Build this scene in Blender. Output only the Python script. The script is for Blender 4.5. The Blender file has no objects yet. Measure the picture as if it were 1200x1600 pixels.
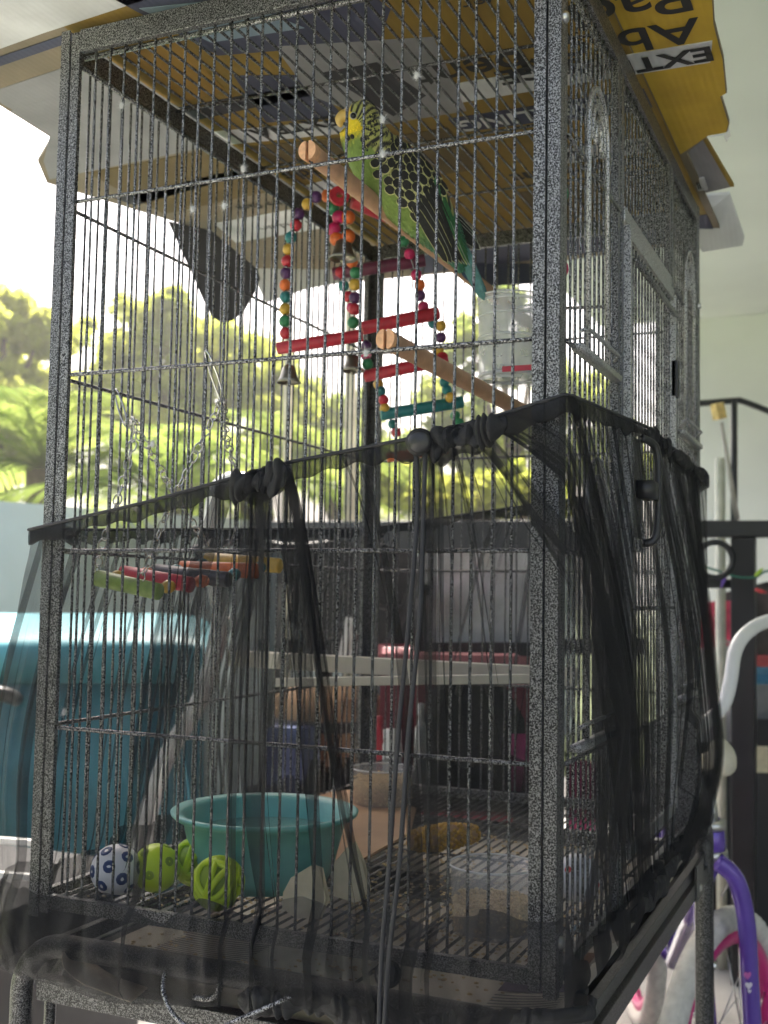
import bpy, math, random
import numpy as np
from mathutils import Vector as V, Matrix
random.seed(7); rng = np.random.default_rng(7)
S = bpy.context.scene; COL = S.collection
PI = math.pi
# ------------------------------------------------------------------ camera
F_PX = 1775.93; YAW, PITCH, ROLL = .4159, .0717, .0166
CAM = V((.7984, -.9333, 1.0614))
_fw = V((-math.sin(YAW)*math.cos(PITCH), math.cos(YAW)*math.cos(PITCH), math.sin(PITCH)))
_rt = V((math.cos(YAW), math.sin(YAW), 0)); _up = _rt.cross(_fw)
RT = math.cos(ROLL)*_rt + math.sin(ROLL)*_up; UP = -math.sin(ROLL)*_rt + math.cos(ROLL)*_up; FW = _fw
cd = bpy.data.cameras.new('camera'); co = bpy.data.objects.new('camera', cd); COL.objects.link(co)
m = Matrix((RT, UP, -FW)).transposed().to_4x4(); m.translation = CAM; co.matrix_world = m
cd.sensor_fit = 'VERTICAL'; cd.sensor_height = 36; cd.lens = F_PX/1600*36
cd.clip_start = .02; cd.clip_end = 2000
cd.dof.use_dof = True; cd.dof.focus_distance = 1.08; cd.dof.aperture_fstop = 8
S.camera = co
# ------------------------------------------------------------------ world, sun, exposure
SUN_DIR = V((-.45, .89, 0)).normalized(); SUN_EL = math.radians(58)
sun_vec = V((SUN_DIR.x*math.cos(SUN_EL), SUN_DIR.y*math.cos(SUN_EL), math.sin(SUN_EL)))
w = bpy.data.worlds.new('World'); S.world = w; w.use_nodes = True
nt = w.node_tree; bg = nt.nodes['Background']
sky = nt.nodes.new('ShaderNodeTexSky'); sky.sky_type = 'NISHITA'; sky.sun_disc = False
sky.sun_elevation = SUN_EL; sky.sun_rotation = math.atan2(sun_vec.x, sun_vec.y)
sky.dust_density = 9.0; sky.air_density = .8; sky.ozone_density = 0
nt.links.new(sky.outputs[0], bg.inputs[0]); bg.inputs[1].default_value = .15
sl = bpy.data.lights.new('sun', 'SUN'); so = bpy.data.objects.new('sun', sl); COL.objects.link(so)
sl.energy = 4.8; sl.angle = math.radians(.6); sl.color = (1, .95, .87)
so.rotation_euler = (-sun_vec).to_track_quat('-Z', 'Y').to_euler()
S.view_settings.view_transform = 'Standard'; S.view_settings.look = 'None'
S.view_settings.exposure = 1.85; S.view_settings.gamma = 1
try: S.view_settings.use_curve_mapping = False
except Exception: pass
S.cycles.transparent_max_bounces = 48; S.cycles.max_bounces = 8
S.cycles.caustics_reflective = False; S.cycles.caustics_refractive = False
S.cycles.sample_clamp_indirect = 6
# ------------------------------------------------------------------ pixel -> place (pixels of the 1200 x 1600 photograph)
def ray(u, v): return FW + RT*((u-600)/F_PX) + UP*((800-v)/F_PX)
def PX(u, v, x): r = ray(u, v); return CAM + r*((x-CAM.x)/r.x)
def PY(u, v, y): r = ray(u, v); return CAM + r*((y-CAM.y)/r.y)
def PZ(u, v, z): r = ray(u, v); return CAM + r*((z-CAM.z)/r.z)
def PD(u, v, d): return CAM + ray(u, v)*d
# ------------------------------------------------------------------ mesh helpers
class MB:
    def __init__(s): s.v = []; s.f = []; s.mi = []; s.m = 0
    def add(s, vs, fs):
        n = len(s.v); s.v += [tuple(p) for p in vs]; s.f += [tuple(i+n for i in f) for f in fs]; s.mi += [s.m]*len(fs); return s
    def box(s, a, b, bev=0):
        x0, y0, z0 = [min(a[i], b[i]) for i in range(3)]; x1, y1, z1 = [max(a[i], b[i]) for i in range(3)]
        c = [(x0,y0,z0),(x1,y0,z0),(x1,y1,z0),(x0,y1,z0),(x0,y0,z1),(x1,y0,z1),(x1,y1,z1),(x0,y1,z1)]
        return s.add(c, [(3,2,1,0),(4,5,6,7),(0,1,5,4),(1,2,6,5),(2,3,7,6),(3,0,4,7)])
    def beam(s, a, b, wd, ht, up=V((0,0,1))):
        a, b = V(a), V(b); d = (b-a).normalized(); sd = d.cross(up)
        if sd.length < 1e-4: sd = d.cross(V((1,0,0)))
        sd.normalize(); u = sd.cross(d)
        vs = [p+sd*(i*wd/2)+u*(j*ht/2) for p in (a,b) for i,j in ((-1,-1),(1,-1),(1,1),(-1,1))]
        return s.add(vs, [(0,1,2,3),(7,6,5,4),(0,4,5,1),(1,5,6,2),(2,6,7,3),(3,7,4,0)])
    def tube(s, pts, r, n=8, caps=True, closed=False):
        pts = [V(p) for p in pts]; k = len(pts); rs = r if isinstance(r, (list, tuple)) else [r]*k
        prev = None; rings = []
        for i, p in enumerate(pts):
            if closed: d = pts[(i+1) % k]-pts[i-1]
            else: d = pts[min(i+1, k-1)]-pts[max(i-1, 0)]
            d.normalize()
            if prev is None:
                sd = d.cross(V((0,0,1)))
                if sd.length < .05: sd = d.cross(V((1,0,0)))
            else: sd = prev - d*prev.dot(d)
            sd.normalize(); prev = sd; u = d.cross(sd)
            rings.append([p+(sd*math.cos(2*PI*j/n)+u*math.sin(2*PI*j/n))*rs[i] for j in range(n)])
        vs = [q for rg in rings for q in rg]; fs = []
        for i in range(k if closed else k-1):
            for j in range(n):
                a = i*n+j; b = i*n+(j+1) % n; i2 = (i+1) % k
                fs.append((a, b, i2*n+(j+1) % n, i2*n+j))
        if caps and not closed: fs += [tuple(range(n-1,-1,-1)), tuple((k-1)*n+j for j in range(n))]
        return s.add(vs, fs)
    def lathe(s, prof, n=24, org=(0,0,0), ax=(0,0,1)):
        o = V(org); q = V(ax).normalized().to_track_quat('Z', 'Y'); vs = []; fs = []
        for r, h in prof:
            for j in range(n): vs.append(o+q @ V((r*math.cos(2*PI*j/n), r*math.sin(2*PI*j/n), h)))
        for i in range(len(prof)-1):
            for j in range(n): fs.append((i*n+j, i*n+(j+1) % n, (i+1)*n+(j+1) % n, (i+1)*n+j))
        return s.add(vs, fs)
    def ball(s, c, r, n=12, m=8, sc=(1,1,1)):
        c = V(c); vs = [c+V((0,0,-r*sc[2]))]; fs = []
        for i in range(1, m):
            t = -PI/2+PI*i/m
            for j in range(n):
                a = 2*PI*j/n; vs.append(c+V((r*math.cos(t)*math.cos(a)*sc[0], r*math.cos(t)*math.sin(a)*sc[1], r*math.sin(t)*sc[2])))
        vs.append(c+V((0,0,r*sc[2])))
        for j in range(n): fs.append((0, 1+(j+1) % n, 1+j))
        for i in range(m-2):
            for j in range(n): fs.append((1+i*n+j, 1+i*n+(j+1) % n, 1+(i+1)*n+(j+1) % n, 1+(i+1)*n+j))
        e = len(vs)-1; b = 1+(m-2)*n
        for j in range(n): fs.append((b+j, b+(j+1) % n, e))
        return s.add(vs, fs)
    def slab(s, poly, off):
        off = V(off); poly = [V(p) for p in poly]; k = len(poly)
        vs = poly+[p+off for p in poly]
        return s.add(vs, [tuple(range(k)), tuple(range(2*k-1, k-1, -1))]+[(i, (i+1) % k, k+(i+1) % k, k+i) for i in range(k)])
    def build(s, name, mat, parent=None, smooth=False, bevel=0):
        me = bpy.data.meshes.new(name); me.from_pydata(s.v, [], s.f); me.update()
        mats = mat if isinstance(mat, (list, tuple)) else [mat]
        for mm in mats: me.materials.append(mm)
        if len(mats) > 1: me.polygons.foreach_set('material_index', s.mi)
        if smooth: me.polygons.foreach_set('use_smooth', [True]*len(me.polygons))
        o = bpy.data.objects.new(name, me); COL.objects.link(o)
        if parent is not None: put(o, parent)
        if bevel:
            b = o.modifiers.new('bevel', 'BEVEL'); b.width = bevel; b.segments = 2; b.limit_method = 'ANGLE'
        return o
def put(o, parent):
    o.parent = parent; o.matrix_parent_inverse = Matrix.Translation(-V(parent.location)) if parent.type == 'EMPTY' else Matrix.Identity(4)
def tag(o, label, cat, group=None, kind=None):
    o['label'] = label; o['category'] = cat
    if group: o['group'] = group
    if kind: o['kind'] = kind
    return o
def struct(o, label=None):
    o['kind'] = 'structure'
    if label: o['label'] = label
    return o
def thing(name, label, cat, loc=(0,0,0), group=None):
    o = bpy.data.objects.new(name, None); COL.objects.link(o); o.location = loc; o.empty_display_size = .05
    return tag(o, label, cat, group)
def inst(name, me, parent, loc, rot=None, scale=None):
    o = bpy.data.objects.new(name, me); COL.objects.link(o); put(o, parent); o.location = loc
    if rot is not None: o.rotation_mode = 'QUATERNION'; o.rotation_quaternion = rot
    if scale is not None: o.scale = scale
    return o
def spline(pts, n=8):
    pts = [V(p) for p in pts]; out = []; k = len(pts)
    for i in range(k-1):
        p0 = pts[max(i-1,0)]; p1 = pts[i]; p2 = pts[i+1]; p3 = pts[min(i+2,k-1)]
        for j in range(n):
            t = j/n; out.append(.5*((2*p1)+(p2-p0)*t+(2*p0-5*p1+4*p2-p3)*t*t+(3*p1-p0-3*p2+p3)*t**3))
    out.append(pts[-1]); return out
# ------------------------------------------------------------------ materials
def mat(name, col, rough=.6, metal=0, var=.12, scale=30, bump=0, bscale=200, spec=.5, trans=0, alpha=1, sss=0, coat=0, obj=False):
    mt = bpy.data.materials.new(name); mt.use_nodes = True; n = mt.node_tree; L = n.links
    p = n.nodes['Principled BSDF']; p.inputs['Roughness'].default_value = rough; p.inputs['Metallic'].default_value = metal
    p.inputs['Specular IOR Level'].default_value = spec
    if coat: p.inputs['Coat Weight'].default_value = coat; p.inputs['Coat Roughness'].default_value = .15
    if trans: p.inputs['Transmission Weight'].default_value = trans; p.inputs['IOR'].default_value = 1.3
    if alpha < 1: p.inputs['Alpha'].default_value = alpha
    g = n.nodes.new('ShaderNodeNewGeometry')
    if var:
        tx = n.nodes.new('ShaderNodeTexNoise'); tx.inputs['Scale'].default_value = scale; tx.inputs['Detail'].default_value = 5
        L.new(g.outputs['Position'], tx.inputs['Vector'])
        r = n.nodes.new('ShaderNodeValToRGB'); L.new(tx.outputs['Fac'], r.inputs[0])
        r.color_ramp.elements[0].position = .3; r.color_ramp.elements[1].position = .72
        r.color_ramp.elements[0].color = [max(0, c*(1-var)) for c in col]+[1]
        r.color_ramp.elements[1].color = [min(1, c*(1+var)) for c in col]+[1]
        L.new(r.outputs[0], p.inputs['Base Color'])
    else: p.inputs['Base Color'].default_value = (*col, 1)
    if bump:
        t2 = n.nodes.new('ShaderNodeTexNoise'); t2.inputs['Scale'].default_value = bscale; t2.inputs['Detail'].default_value = 4
        L.new(g.outputs['Position'], t2.inputs['Vector'])
        b = n.nodes.new('ShaderNodeBump'); b.inputs['Strength'].default_value = bump; b.inputs['Distance'].default_value = .004
        L.new(t2.outputs['Fac'], b.inputs['Height']); L.new(b.outputs[0], p.inputs['Normal'])
    return mt
def hammered(name, scale, lo=.012, hi=.62, mid=.5, wid=.035, metal=.35, rough=.33):
    mt = bpy.data.materials.new(name); mt.use_nodes = True; n = mt.node_tree; L = n.links
    p = n.nodes['Principled BSDF']
    g = n.nodes.new('ShaderNodeNewGeometry')
    tx = n.nodes.new('ShaderNodeTexNoise'); tx.inputs['Scale'].default_value = scale; tx.inputs['Detail'].default_value = 1.5
    tx.inputs['Distortion'].default_value = .8; L.new(g.outputs['Position'], tx.inputs['Vector'])
    r = n.nodes.new('ShaderNodeValToRGB'); L.new(tx.outputs['Fac'], r.inputs[0])
    r.color_ramp.elements[0].position = mid-wid; r.color_ramp.elements[1].position = mid+wid
    r.color_ramp.elements[0].color = (lo, lo, lo*1.05, 1); r.color_ramp.elements[1].color = (hi, hi, hi*1.0, 1)
    L.new(r.outputs[0], p.inputs['Base Color']); p.inputs['Metallic'].default_value = metal; p.inputs['Roughness'].default_value = rough
    b = n.nodes.new('ShaderNodeBump'); b.inputs['Strength'].default_value = .5; b.inputs['Distance'].default_value = .0012
    L.new(tx.outputs['Fac'], b.inputs['Height']); L.new(b.outputs[0], p.inputs['Normal'])
    return mt
M_POST = hammered('hammered_paint', 800, .010, .33, .525, .06, .45, .30)
M_STAND = hammered('shaded_hammered_paint', 800, .008, .15, .54, .06, .45, .28)  # same paint as the cage, darkened to stand in for shade
M_TRIM = hammered('silver_trim_paint', 800, .03, .55, .47, .06, .5, .28)
M_BAR = hammered('hammered_bar_paint', 800, .008, .38, .53, .07, .5, .24)
M_BLACK = mat('black_plastic', (.02,.02,.021), .4)
M_BLACKMAT = mat('black_matte', (.018,.018,.02), .7)
M_STEEL = mat('zinc_steel', (.6,.6,.58), .3, 1, .1)
M_CHROME = mat('chain_steel', (.55,.55,.52), .25, 1, .1)
M_WOOD = mat('pale_wood', (.55,.33,.2), .6, 0, .15, 60, .2, 300)
M_WOODEND = mat('wood_end_grain', (.62,.34,.18), .7, 0, .2, 200)
M_SLAT = mat('cream_wood', (.62,.58,.48), .6, 0, .1, 40)
M_TEAL = mat('teal_plastic', (.16,.50,.46), .38, 0, .12, 28, coat=.2)
def cut(name, c, r=.45): return mat(name, c, r, 0, .18, 120, .1, 400, coat=.15)
M_RED = cut('red_wood', (.52,.03,.05)); M_ORANGE = cut('orange_wood', (.75,.16,.03)); M_YELLOW = cut('yellow_wood', (.62,.38,.05))
M_GREEN = cut('green_wood', (.03,.22,.09)); M_TEALW = cut('teal_wood', (.02,.19,.2)); M_PURPLE = cut('purple_wood', (.09,.03,.12))
M_CRIM = cut('crimson_wood', (.55,.02,.12)); M_LIME = cut('lime_green_wood', (.25,.36,.08)); M_CHAR = cut('charcoal_wood', (.05,.045,.05)); M_GREYW = cut('grey_wood', (.2,.2,.22))
M_DKRED = cut('dark_red_wood', (.14,.03,.06))
M_BRASS = mat('aged_bell_metal', (.32,.30,.24), .35, 1, .25, 90)
M_CREAM = mat('cuttlebone', (.7,.62,.42), .8, 0, .1, 60, .2)
M_PAPER = mat('newsprint', (.70,.64,.53), .9, 0, .06, 15)
M_INK = mat('ink_grey', (.2,.19,.19), .9); M_INKP = mat('ink_purple', (.13,.10,.15), .9); M_INKR = mat('ink_brown', (.25,.12,.07), .9); M_INKB = mat('ink_blue', (.2,.3,.38), .9)
M_CLEAR = mat('clear_plastic', (.92,.93,.93), .08, 0, 0, trans=0, alpha=.22)
M_RIM = mat('clear_rim', (.8,.82,.82), .15, 0, 0, alpha=.6)
M_SEED = mat('seed_hulls', (.62,.46,.24), .8, 0, .45, 400)
M_WHITE = mat('white_paint', (.78,.78,.76), .4, 0, .05)
M_HANDLE = mat('white_enamel', (.8,.8,.78), .25, 0, .03, coat=.4)
# sheer net cloth
M_NET = bpy.data.materials.new('sheer_black_net'); M_NET.use_nodes = True
n = M_NET.node_tree; n.nodes.clear(); L = n.links
out = n.nodes.new('ShaderNodeOutputMaterial'); mx = n.nodes.new('ShaderNodeMixShader'); tr = n.nodes.new('ShaderNodeBsdfTransparent')
df = n.nodes.new('ShaderNodeBsdfPrincipled'); df.inputs['Base Color'].default_value = (.016,.016,.017,1); df.inputs['Roughness'].default_value = .6; df.inputs['Sheen Weight'].default_value = .0; df.inputs['Specular IOR Level'].default_value = .15
tx = n.nodes.new('ShaderNodeTexNoise'); tx.inputs['Scale'].default_value = 22; tx.inputs['Detail'].default_value = 3
g = n.nodes.new('ShaderNodeNewGeometry'); L.new(g.outputs['Position'], tx.inputs['Vector'])
mr = n.nodes.new('ShaderNodeMapRange'); mr.inputs[1].default_value = .3; mr.inputs[2].default_value = .7; mr.inputs[3].default_value = .28; mr.inputs[4].default_value = .41
L.new(tx.outputs['Fac'], mr.inputs[0]); L.new(mr.outputs[0], mx.inputs[0]); L.new(tr.outputs[0], mx.inputs[1]); L.new(df.outputs[0], mx.inputs[2]); L.new(mx.outputs[0], out.inputs[0])
M_BAND = mat('gathered_black_cloth', (.015,.015,.016), .75, 0, .3, 60, .4, 300, alpha=.9)
# printed cardboard
def card(name, col, var=.15):
    mt = mat(name, col, .75, 0, var, 14, 0); n = mt.node_tree; L = n.links
    wv = n.nodes.new('ShaderNodeTexWave'); wv.inputs['Scale'].default_value = 40; wv.bands_direction = 'X'; wv.inputs['Distortion'].default_value = .3
    g = n.nodes.new('ShaderNodeNewGeometry'); L.new(g.outputs['Position'], wv.inputs['Vector'])
    b = n.nodes.new('ShaderNodeBump'); b.inputs['Strength'].default_value = .12; b.inputs['Distance'].default_value = .002
    L.new(wv.outputs['Fac'], b.inputs['Height']); L.new(b.outputs[0], n.nodes['Principled BSDF'].inputs['Normal'])
    return mt
C_YEL = card('shaded_yellow_card', (.21,.135,.02)); C_YEL2 = card('lit_yellow_print', (.50,.33,.03)); C_GREY = card('grey_card', (.23,.23,.235)); C_WHITE = card('white_card', (.55,.56,.56))  # one yellow print in two tones: shaded under the roof, lit at the right
C_DARK = card('black_printed_card', (.03,.03,.035)); C_NAVY = card('dark_navy_print', (.05,.055,.09)); C_BROWN = card('brown_shade_tone', (.12,.085,.03)); C_KRAFT = card('grey_brown_kraft', (.20,.165,.11)); C_TAN = card('brown_card', (.42,.26,.14)); C_BLUE = card('blue_grey_print', (.2,.27,.32)); C_OR = card('ochre_print', (.26,.15,.02))  # the brown is roof shade put into the colour
M_TXT = mat('black_print', (.02,.02,.02), .8, 0, 0)
# ------------------------------------------------------------------ ground and house
A, B = .547, .805
ZB, ZT = .741, 1.655; RUNGS = (.920, 1.100, 1.283, 1.467)
mb = MB(); mb.add([(-90,-90,0),(90,-90,0),(90,90,0),(-90,90,0)], [(0,1,2,3)])
struct(mb.build('ground', mat('lawn_ground', (.09,.12,.04), .95, 0, .4, 3, .5, 40)), 'grass ground beyond the slab')
mb = MB(); mb.box((-1.6,-4,-.1), (6,5.6,.02))
struct(mb.build('floor', mat('worn_concrete', (.36,.36,.35), .85, 0, .18, 4, .3, 60)), 'grey concrete slab under the cage')
house = thing('house', 'pale painted wall and flat ceiling of the covered patio', 'house', (1.5,5.2,0))
M_WALL = mat('painted_stucco', (.70,.72,.69), .85, 0, .09, 1.7, .25, 120)
M_CEIL = mat('painted_ceiling', (.62,.65,.61), .85, 0, .08, 1.6, .15, 60)
mb = MB(); mb.box((-.32,5.2,.0), (6,5.4,2.62)); mb.build('wall', M_WALL, house)
mb = MB(); mb.box((-.62,-.68,2.55), (6,5.2,2.7)); mb.build('ceiling', M_CEIL, house)
mb = MB(); mb.box((5.8,-.68,0), (6,5.2,2.55)); mb.build('side_wall', M_WALL, house)
# ------------------------------------------------------------------ the cage
cage = thing('bird_cage', 'tall black and silver speckled wire cage with two levels of perches', 'bird cage', (A/2, B/2, ZB))
PW = .0245
def post(x, y, sx, sy):
    # two L shaped halves with a dark seam, corner at x,y ; sx,sy point inwards
    o = MB()
    t = .0018
    o.box((x, y, ZB-.01), (x+sx*.0115, y+sy*t, ZT)); o.box((x+sx*.0135, y+sy*.0004, ZB-.005), (x+sx*PW, y+sy*.006, ZT-.004))
    o.box((x, y+sy*t, ZB-.01), (x+sx*t, y+sy*.0115, ZT)); o.box((x+sx*.0004, y+sy*.0135, ZB-.005), (x+sx*.006, y+sy*PW, ZT-.004))
    o.m = 1; o.box((x+sx*.0115, y+sy*.003, ZB), (x+sx*.0135, y+sy*.005, ZT-.005)); o.box((x+sx*.003, y+sy*.0115, ZB), (x+sx*.005, y+sy*.0135, ZT-.005))
    return o.build('corner_post', [M_POST, M_BLACKMAT], cage, bevel=.0006)
post(0,0,1,1); post(A,0,-1,1); post(A,B,-1,-1); post(0,B,1,-1)
def rail(name, a, b, wd, ht, mt=M_POST, par=cage):
    mb = MB(); mb.beam(a, b, wd, ht); return mb.build(name, mt, par, bevel=.0008)
RH = .024
for nm, z in (('top_rail', ZT-RH/2-.002), ('bottom_rail', ZB+.006)):
    h = RH if nm == 'top_rail' else .014
    rail(nm, (PW,.004,z), (A-PW,.004,z), .008, h); rail(nm, (PW,B-.004,z), (A-PW,B-.004,z), .008, h)
    rail(nm, (.004,PW,z), (.004,B-PW,z), .008, h); rail(nm, (A-.004,PW,z), (A-.004,B-PW,z), .008, h)
# a second slimmer lip under the top rails
for a, b in (((PW,.009,ZT-.03),(A-PW,.009,ZT-.03)), ((A-.009,PW,ZT-.03),(A-.009,B-PW,ZT-.03)), ((.009,PW,ZT-.03),(.009,B-PW,ZT-.03))):
    mb = MB(); mb.tube([a,b], .003, 6); mb.build('top_lip', M_BAR, cage, True)
def bar_mesh(name, ln, r, n=7):
    mb = MB(); k = max(2, int(ln/.012))
    mb.tube([(0,0,ln*i/k) for i in range(k+1)], [r*(1+.10*math.sin(i*2.4)) for i in range(k+1)], n)
    me = bpy.data.meshes.new(name); me.from_pydata(mb.v, [], mb.f); me.materials.append(M_BAR)
    me.polygons.foreach_set('use_smooth', [True]*len(me.polygons)); return me
BZ0, BZ1 = ZB+.004, ZT-.026
BM = bar_mesh('bar', BZ1-BZ0, .00142)
sp = .01845
QY = V((0,1,0)).to_track_quat('Z','Y')
def bars(xs_ys):
    for i, (x, y) in enumerate(xs_ys):
        inst('bar', BM, cage, (x+random.uniform(-.0007,.0007), y, BZ0), V((random.uniform(-.0012,.0012),random.uniform(-.0008,.0008),1)).to_track_quat('Z','Y'))
nf = int((A-2*PW)/sp); x0 = A/2-sp*(nf-1)/2
front_x = [x0+sp*i for i in range(nf)]
bars([(x, .0065) for x in front_x]); bars([(x, B-.0065) for x in front_x])
ns = int((B-2*PW)/sp); y0 = B/2-sp*(ns-1)/2
side_y = [y0+sp*i for i in range(ns)]
bars([(.0065, y) for y in side_y])
RBM = bar_mesh('roof_bar', B-.02, .0016)
for x in front_x: inst('roof_bar', RBM, cage, (x, .01, ZT-.012), QY)
FBM = bar_mesh('floor_bar', B-.02, .0015, 6)
ZF = .750
for i in range(40): inst('floor_bar', FBM, cage, (.02+i*(A-.04)/39, .01, ZF-.003), QY)
for y in (.2,.4,.6):
    mb = MB(); mb.tube([(.01,y,ZF-.0065),(A-.01,y,ZF-.0065)], .0017, 6); mb.build('floor_rung', M_BAR, cage, True)
    mb = MB(); mb.tube([(.01,y,ZT-.0085),(A-.01,y,ZT-.0085)], .0019, 6); mb.build('roof_rung', M_BAR, cage, True)
for z in RUNGS:
    for a, b, e in (((PW-.004,.0035,z),(A-PW+.004,.0035,z),1), ((PW-.004,B-.0035,z),(A-PW+.004,B-.0035,z),0), ((.0035,PW-.004,z),(.0035,B-PW+.004,z),0)):
        mb = MB(); mb.tube([V(a).lerp(V(b), i/30) for i in range(31)], [.0021*(1+.08*math.sin(i*2.1)) for i in range(31)], 8)
        if e: mb.ball(a, .0034, 8, 6); mb.ball(b, .0034, 8, 6)
        mb.build('rung', M_BAR, cage, True)
# ---- door face (x = A): two flat uprights, rails, bars between, arches, shelves, latch
UY = (.229, .252); UY2 = (.541, .566)
for y0_, y1_ in (UY, UY2):
    mb = MB(); mb.box((A-.006,y0_,ZB), (A+.0005,(y0_+y1_)/2-.001,ZT-.026)); mb.box((A-.006,(y0_+y1_)/2+.001,ZB), (A+.0015,y1_,ZT-.026)); mb.build('upright', M_POST, cage, bevel=.0006)
SIDE_SP = .0172
def side_bars(ya, yb, za, zb, x=A-.0045, r=.0014):
    k = max(2, int((yb-ya)/SIDE_SP)); me = bar_mesh('bar', zb-za, r)
    for i in range(k): inst('bar', me, cage, (x, ya+(yb-ya)*(i+.5)/k, za))
side_bars(PW, UY[0], BZ0, BZ1); side_bars(UY[1], UY2[0], 1.478, BZ1); side_bars(UY2[1], B-PW, BZ0, BZ1)
def srung(y0_, y1_, z, x=A+.001, r=.0021, nm='rung'):
    mb = MB(); mb.tube([(x,y0_,z),(x,y1_,z)], r, 8); mb.build(nm, M_BAR, cage, True)
for z in RUNGS: srung(PW-.003, UY[0]+.003, z); srung(UY2[1]-.003, B-PW+.003, z)
mb = MB(); mb.box((A-.006,UY[1],1.462), (A+.003,UY2[0],1.478)); mb.build('cross_rail', M_TRIM, cage, bevel=.001)
def feeder(yc, half, zb_, zt_):
    o = MB(); x = A+.0035
    for k, r in enumerate((half*.82, half*.52, half*.24)):
        zc = zt_-half*.82
        o.tube([(x, yc-r, zb_ if k == 0 else zc-.012)]+[(x, yc+r*math.cos(PI-PI*i/14), zc+r*math.sin(PI*i/14)*1.15) for i in range(15)]+[(x, yc+r, zb_ if k == 0 else zc-.012)], 0.0026, 6)
    d = o.build('feeder_door', M_TRIM, cage, True)
    o = MB(); o.tube([(x, yc-half*1.5, zb_+.016),(x+.006, yc-half*1.4, zb_+.02),(x+.006, yc+half*1.4, zb_+.02),(x, yc+half*1.5, zb_+.016)], .002, 6)
    o.box((A-.001, yc-half*1.75, zb_-.003), (A+.009, yc+half*1.75, zb_+.003))
    o.build('shelf_guard', M_TRIM, d, True)
feeder(.127, .047, 1.283, 1.545); feeder(.686, .047, 1.283, 1.545); feeder(.127, .047, .93, 1.185); feeder(.686, .047, .93, 1.185)
door = None
mb = MB(); dz0, dz1 = .80, 1.452; dy0, dy1 = UY[1]+.004, UY2[0]-.004; dx = A+.003
for a, b in (((dx,dy0,dz0),(dx,dy0,dz1)), ((dx,dy1,dz0),(dx,dy1,dz1))): mb.beam(a, b, .012, .008, V((0,1,0)))
for z in (dz0, dz1): mb.beam((dx,dy0,z),(dx,dy1,z), .008, .014)
door = mb.build('cage_door', M_TRIM, cage, bevel=.0008)
me = bar_mesh('bar', dz1-dz0, .0014); k = int((dy1-dy0)/SIDE_SP)
for i in range(1, k):
    o = bpy.data.objects.new('bar', me); COL.objects.link(o); o.parent = door; o.location = (dx, dy0+(dy1-dy0)*i/k, dz0)
for z in (1.245, 1.05, .92):
    mb = MB(); mb.tube([(dx+.003,dy0,z),(dx+.003,dy1,z)], .0021, 8); mb.build('rung', M_BAR, door, True)
mb = MB(); mb.tube([(dx+.006,dy0+.02,1.425),(dx+.006,dy1-.005,1.425)], .0035, 8); mb.build('door_bar', M_BAR, door, True)
mb = MB(); mb.box((dx+.004,.262,1.125), (dx+.007,.305,1.232)); lt = mb.build('latch_plate', M_POST, door, bevel=.001)
mb = MB(); mb.tube(spline([(dx+.008,.30,1.235),(dx+.02,.318,1.225),(dx+.022,.32,1.185),(dx+.02,.318,1.13),(dx+.008,.31,1.12)]), .0045, 8); mb.box((dx+.006,.275,1.168), (dx+.024,.325,1.186)); mb.build('latch_handle', M_BLACK, door, True)
mb = MB(); mb.box((A+.002,.533,1.318), (A+.012,.546,1.368)); mb.build('door_hinge', M_BLACK, cage, bevel=.002)
for y, z in ((.012,1.57),(.012,.775),(B-.012,1.5),(B-.012,.78)):
    mb = MB(); mb.lathe([(0,.004),(.003,.0038),(.0052,.002),(.0055,0)], 12, (A,y,z), (1,0,0)); mb.build('bolt', M_STEEL, cage, True)
# ------------------------------------------------------------------ stand
stand = thing('cage_stand', 'black and silver speckled rolling stand under the wire cage', 'stand', (A/2,B/2,0))
ys = .002
def arch_z(x): return .716
pts = [(-.006,ys,.02)]+[(-.006,ys,z) for z in (.2,.4,.55,.62)]
cx_, cz_, rr = .046, .654, .052
pts += [(cx_-rr*math.cos(PI/2*i/8), ys, cz_+rr*math.sin(PI/2*i/8)) for i in range(9)]
cx2 = .478
pts += [(.16,ys,.7065),(.3,ys,.707)]+[(cx2+rr*math.sin(PI/2*i/8), ys, cz_+rr*math.cos(PI/2*i/8)) for i in range(9)]
pts += [(.530,ys,z) for z in (.55,.4,.2,.02)]
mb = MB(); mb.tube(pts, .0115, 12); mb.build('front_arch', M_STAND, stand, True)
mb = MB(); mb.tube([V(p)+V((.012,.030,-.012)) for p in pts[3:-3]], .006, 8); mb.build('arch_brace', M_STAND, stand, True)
for x in (-.001, A+.002):
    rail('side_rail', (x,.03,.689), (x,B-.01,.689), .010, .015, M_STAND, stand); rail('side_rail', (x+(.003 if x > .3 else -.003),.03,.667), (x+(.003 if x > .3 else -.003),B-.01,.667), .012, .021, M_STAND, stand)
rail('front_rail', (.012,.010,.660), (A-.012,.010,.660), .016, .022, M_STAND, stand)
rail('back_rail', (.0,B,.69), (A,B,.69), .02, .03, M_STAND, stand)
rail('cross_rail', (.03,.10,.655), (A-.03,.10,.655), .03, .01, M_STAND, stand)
for x, y in ((.0,B-.004),(A+.004,B-.004)):
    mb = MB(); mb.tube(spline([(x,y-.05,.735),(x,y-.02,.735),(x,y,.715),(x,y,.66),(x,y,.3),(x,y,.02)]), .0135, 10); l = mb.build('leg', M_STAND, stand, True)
for p in ((A+.018,B-.006,.535),(A+.011,.70,.667),(A+.018,B-.006,.25)):
    mb = MB(); mb.lathe([(0,.005),(.004,.0045),(.006,.002),(.0065,0)], 12, p, (1,0,0)); mb.build('screw', M_STEEL, stand, True)
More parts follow.
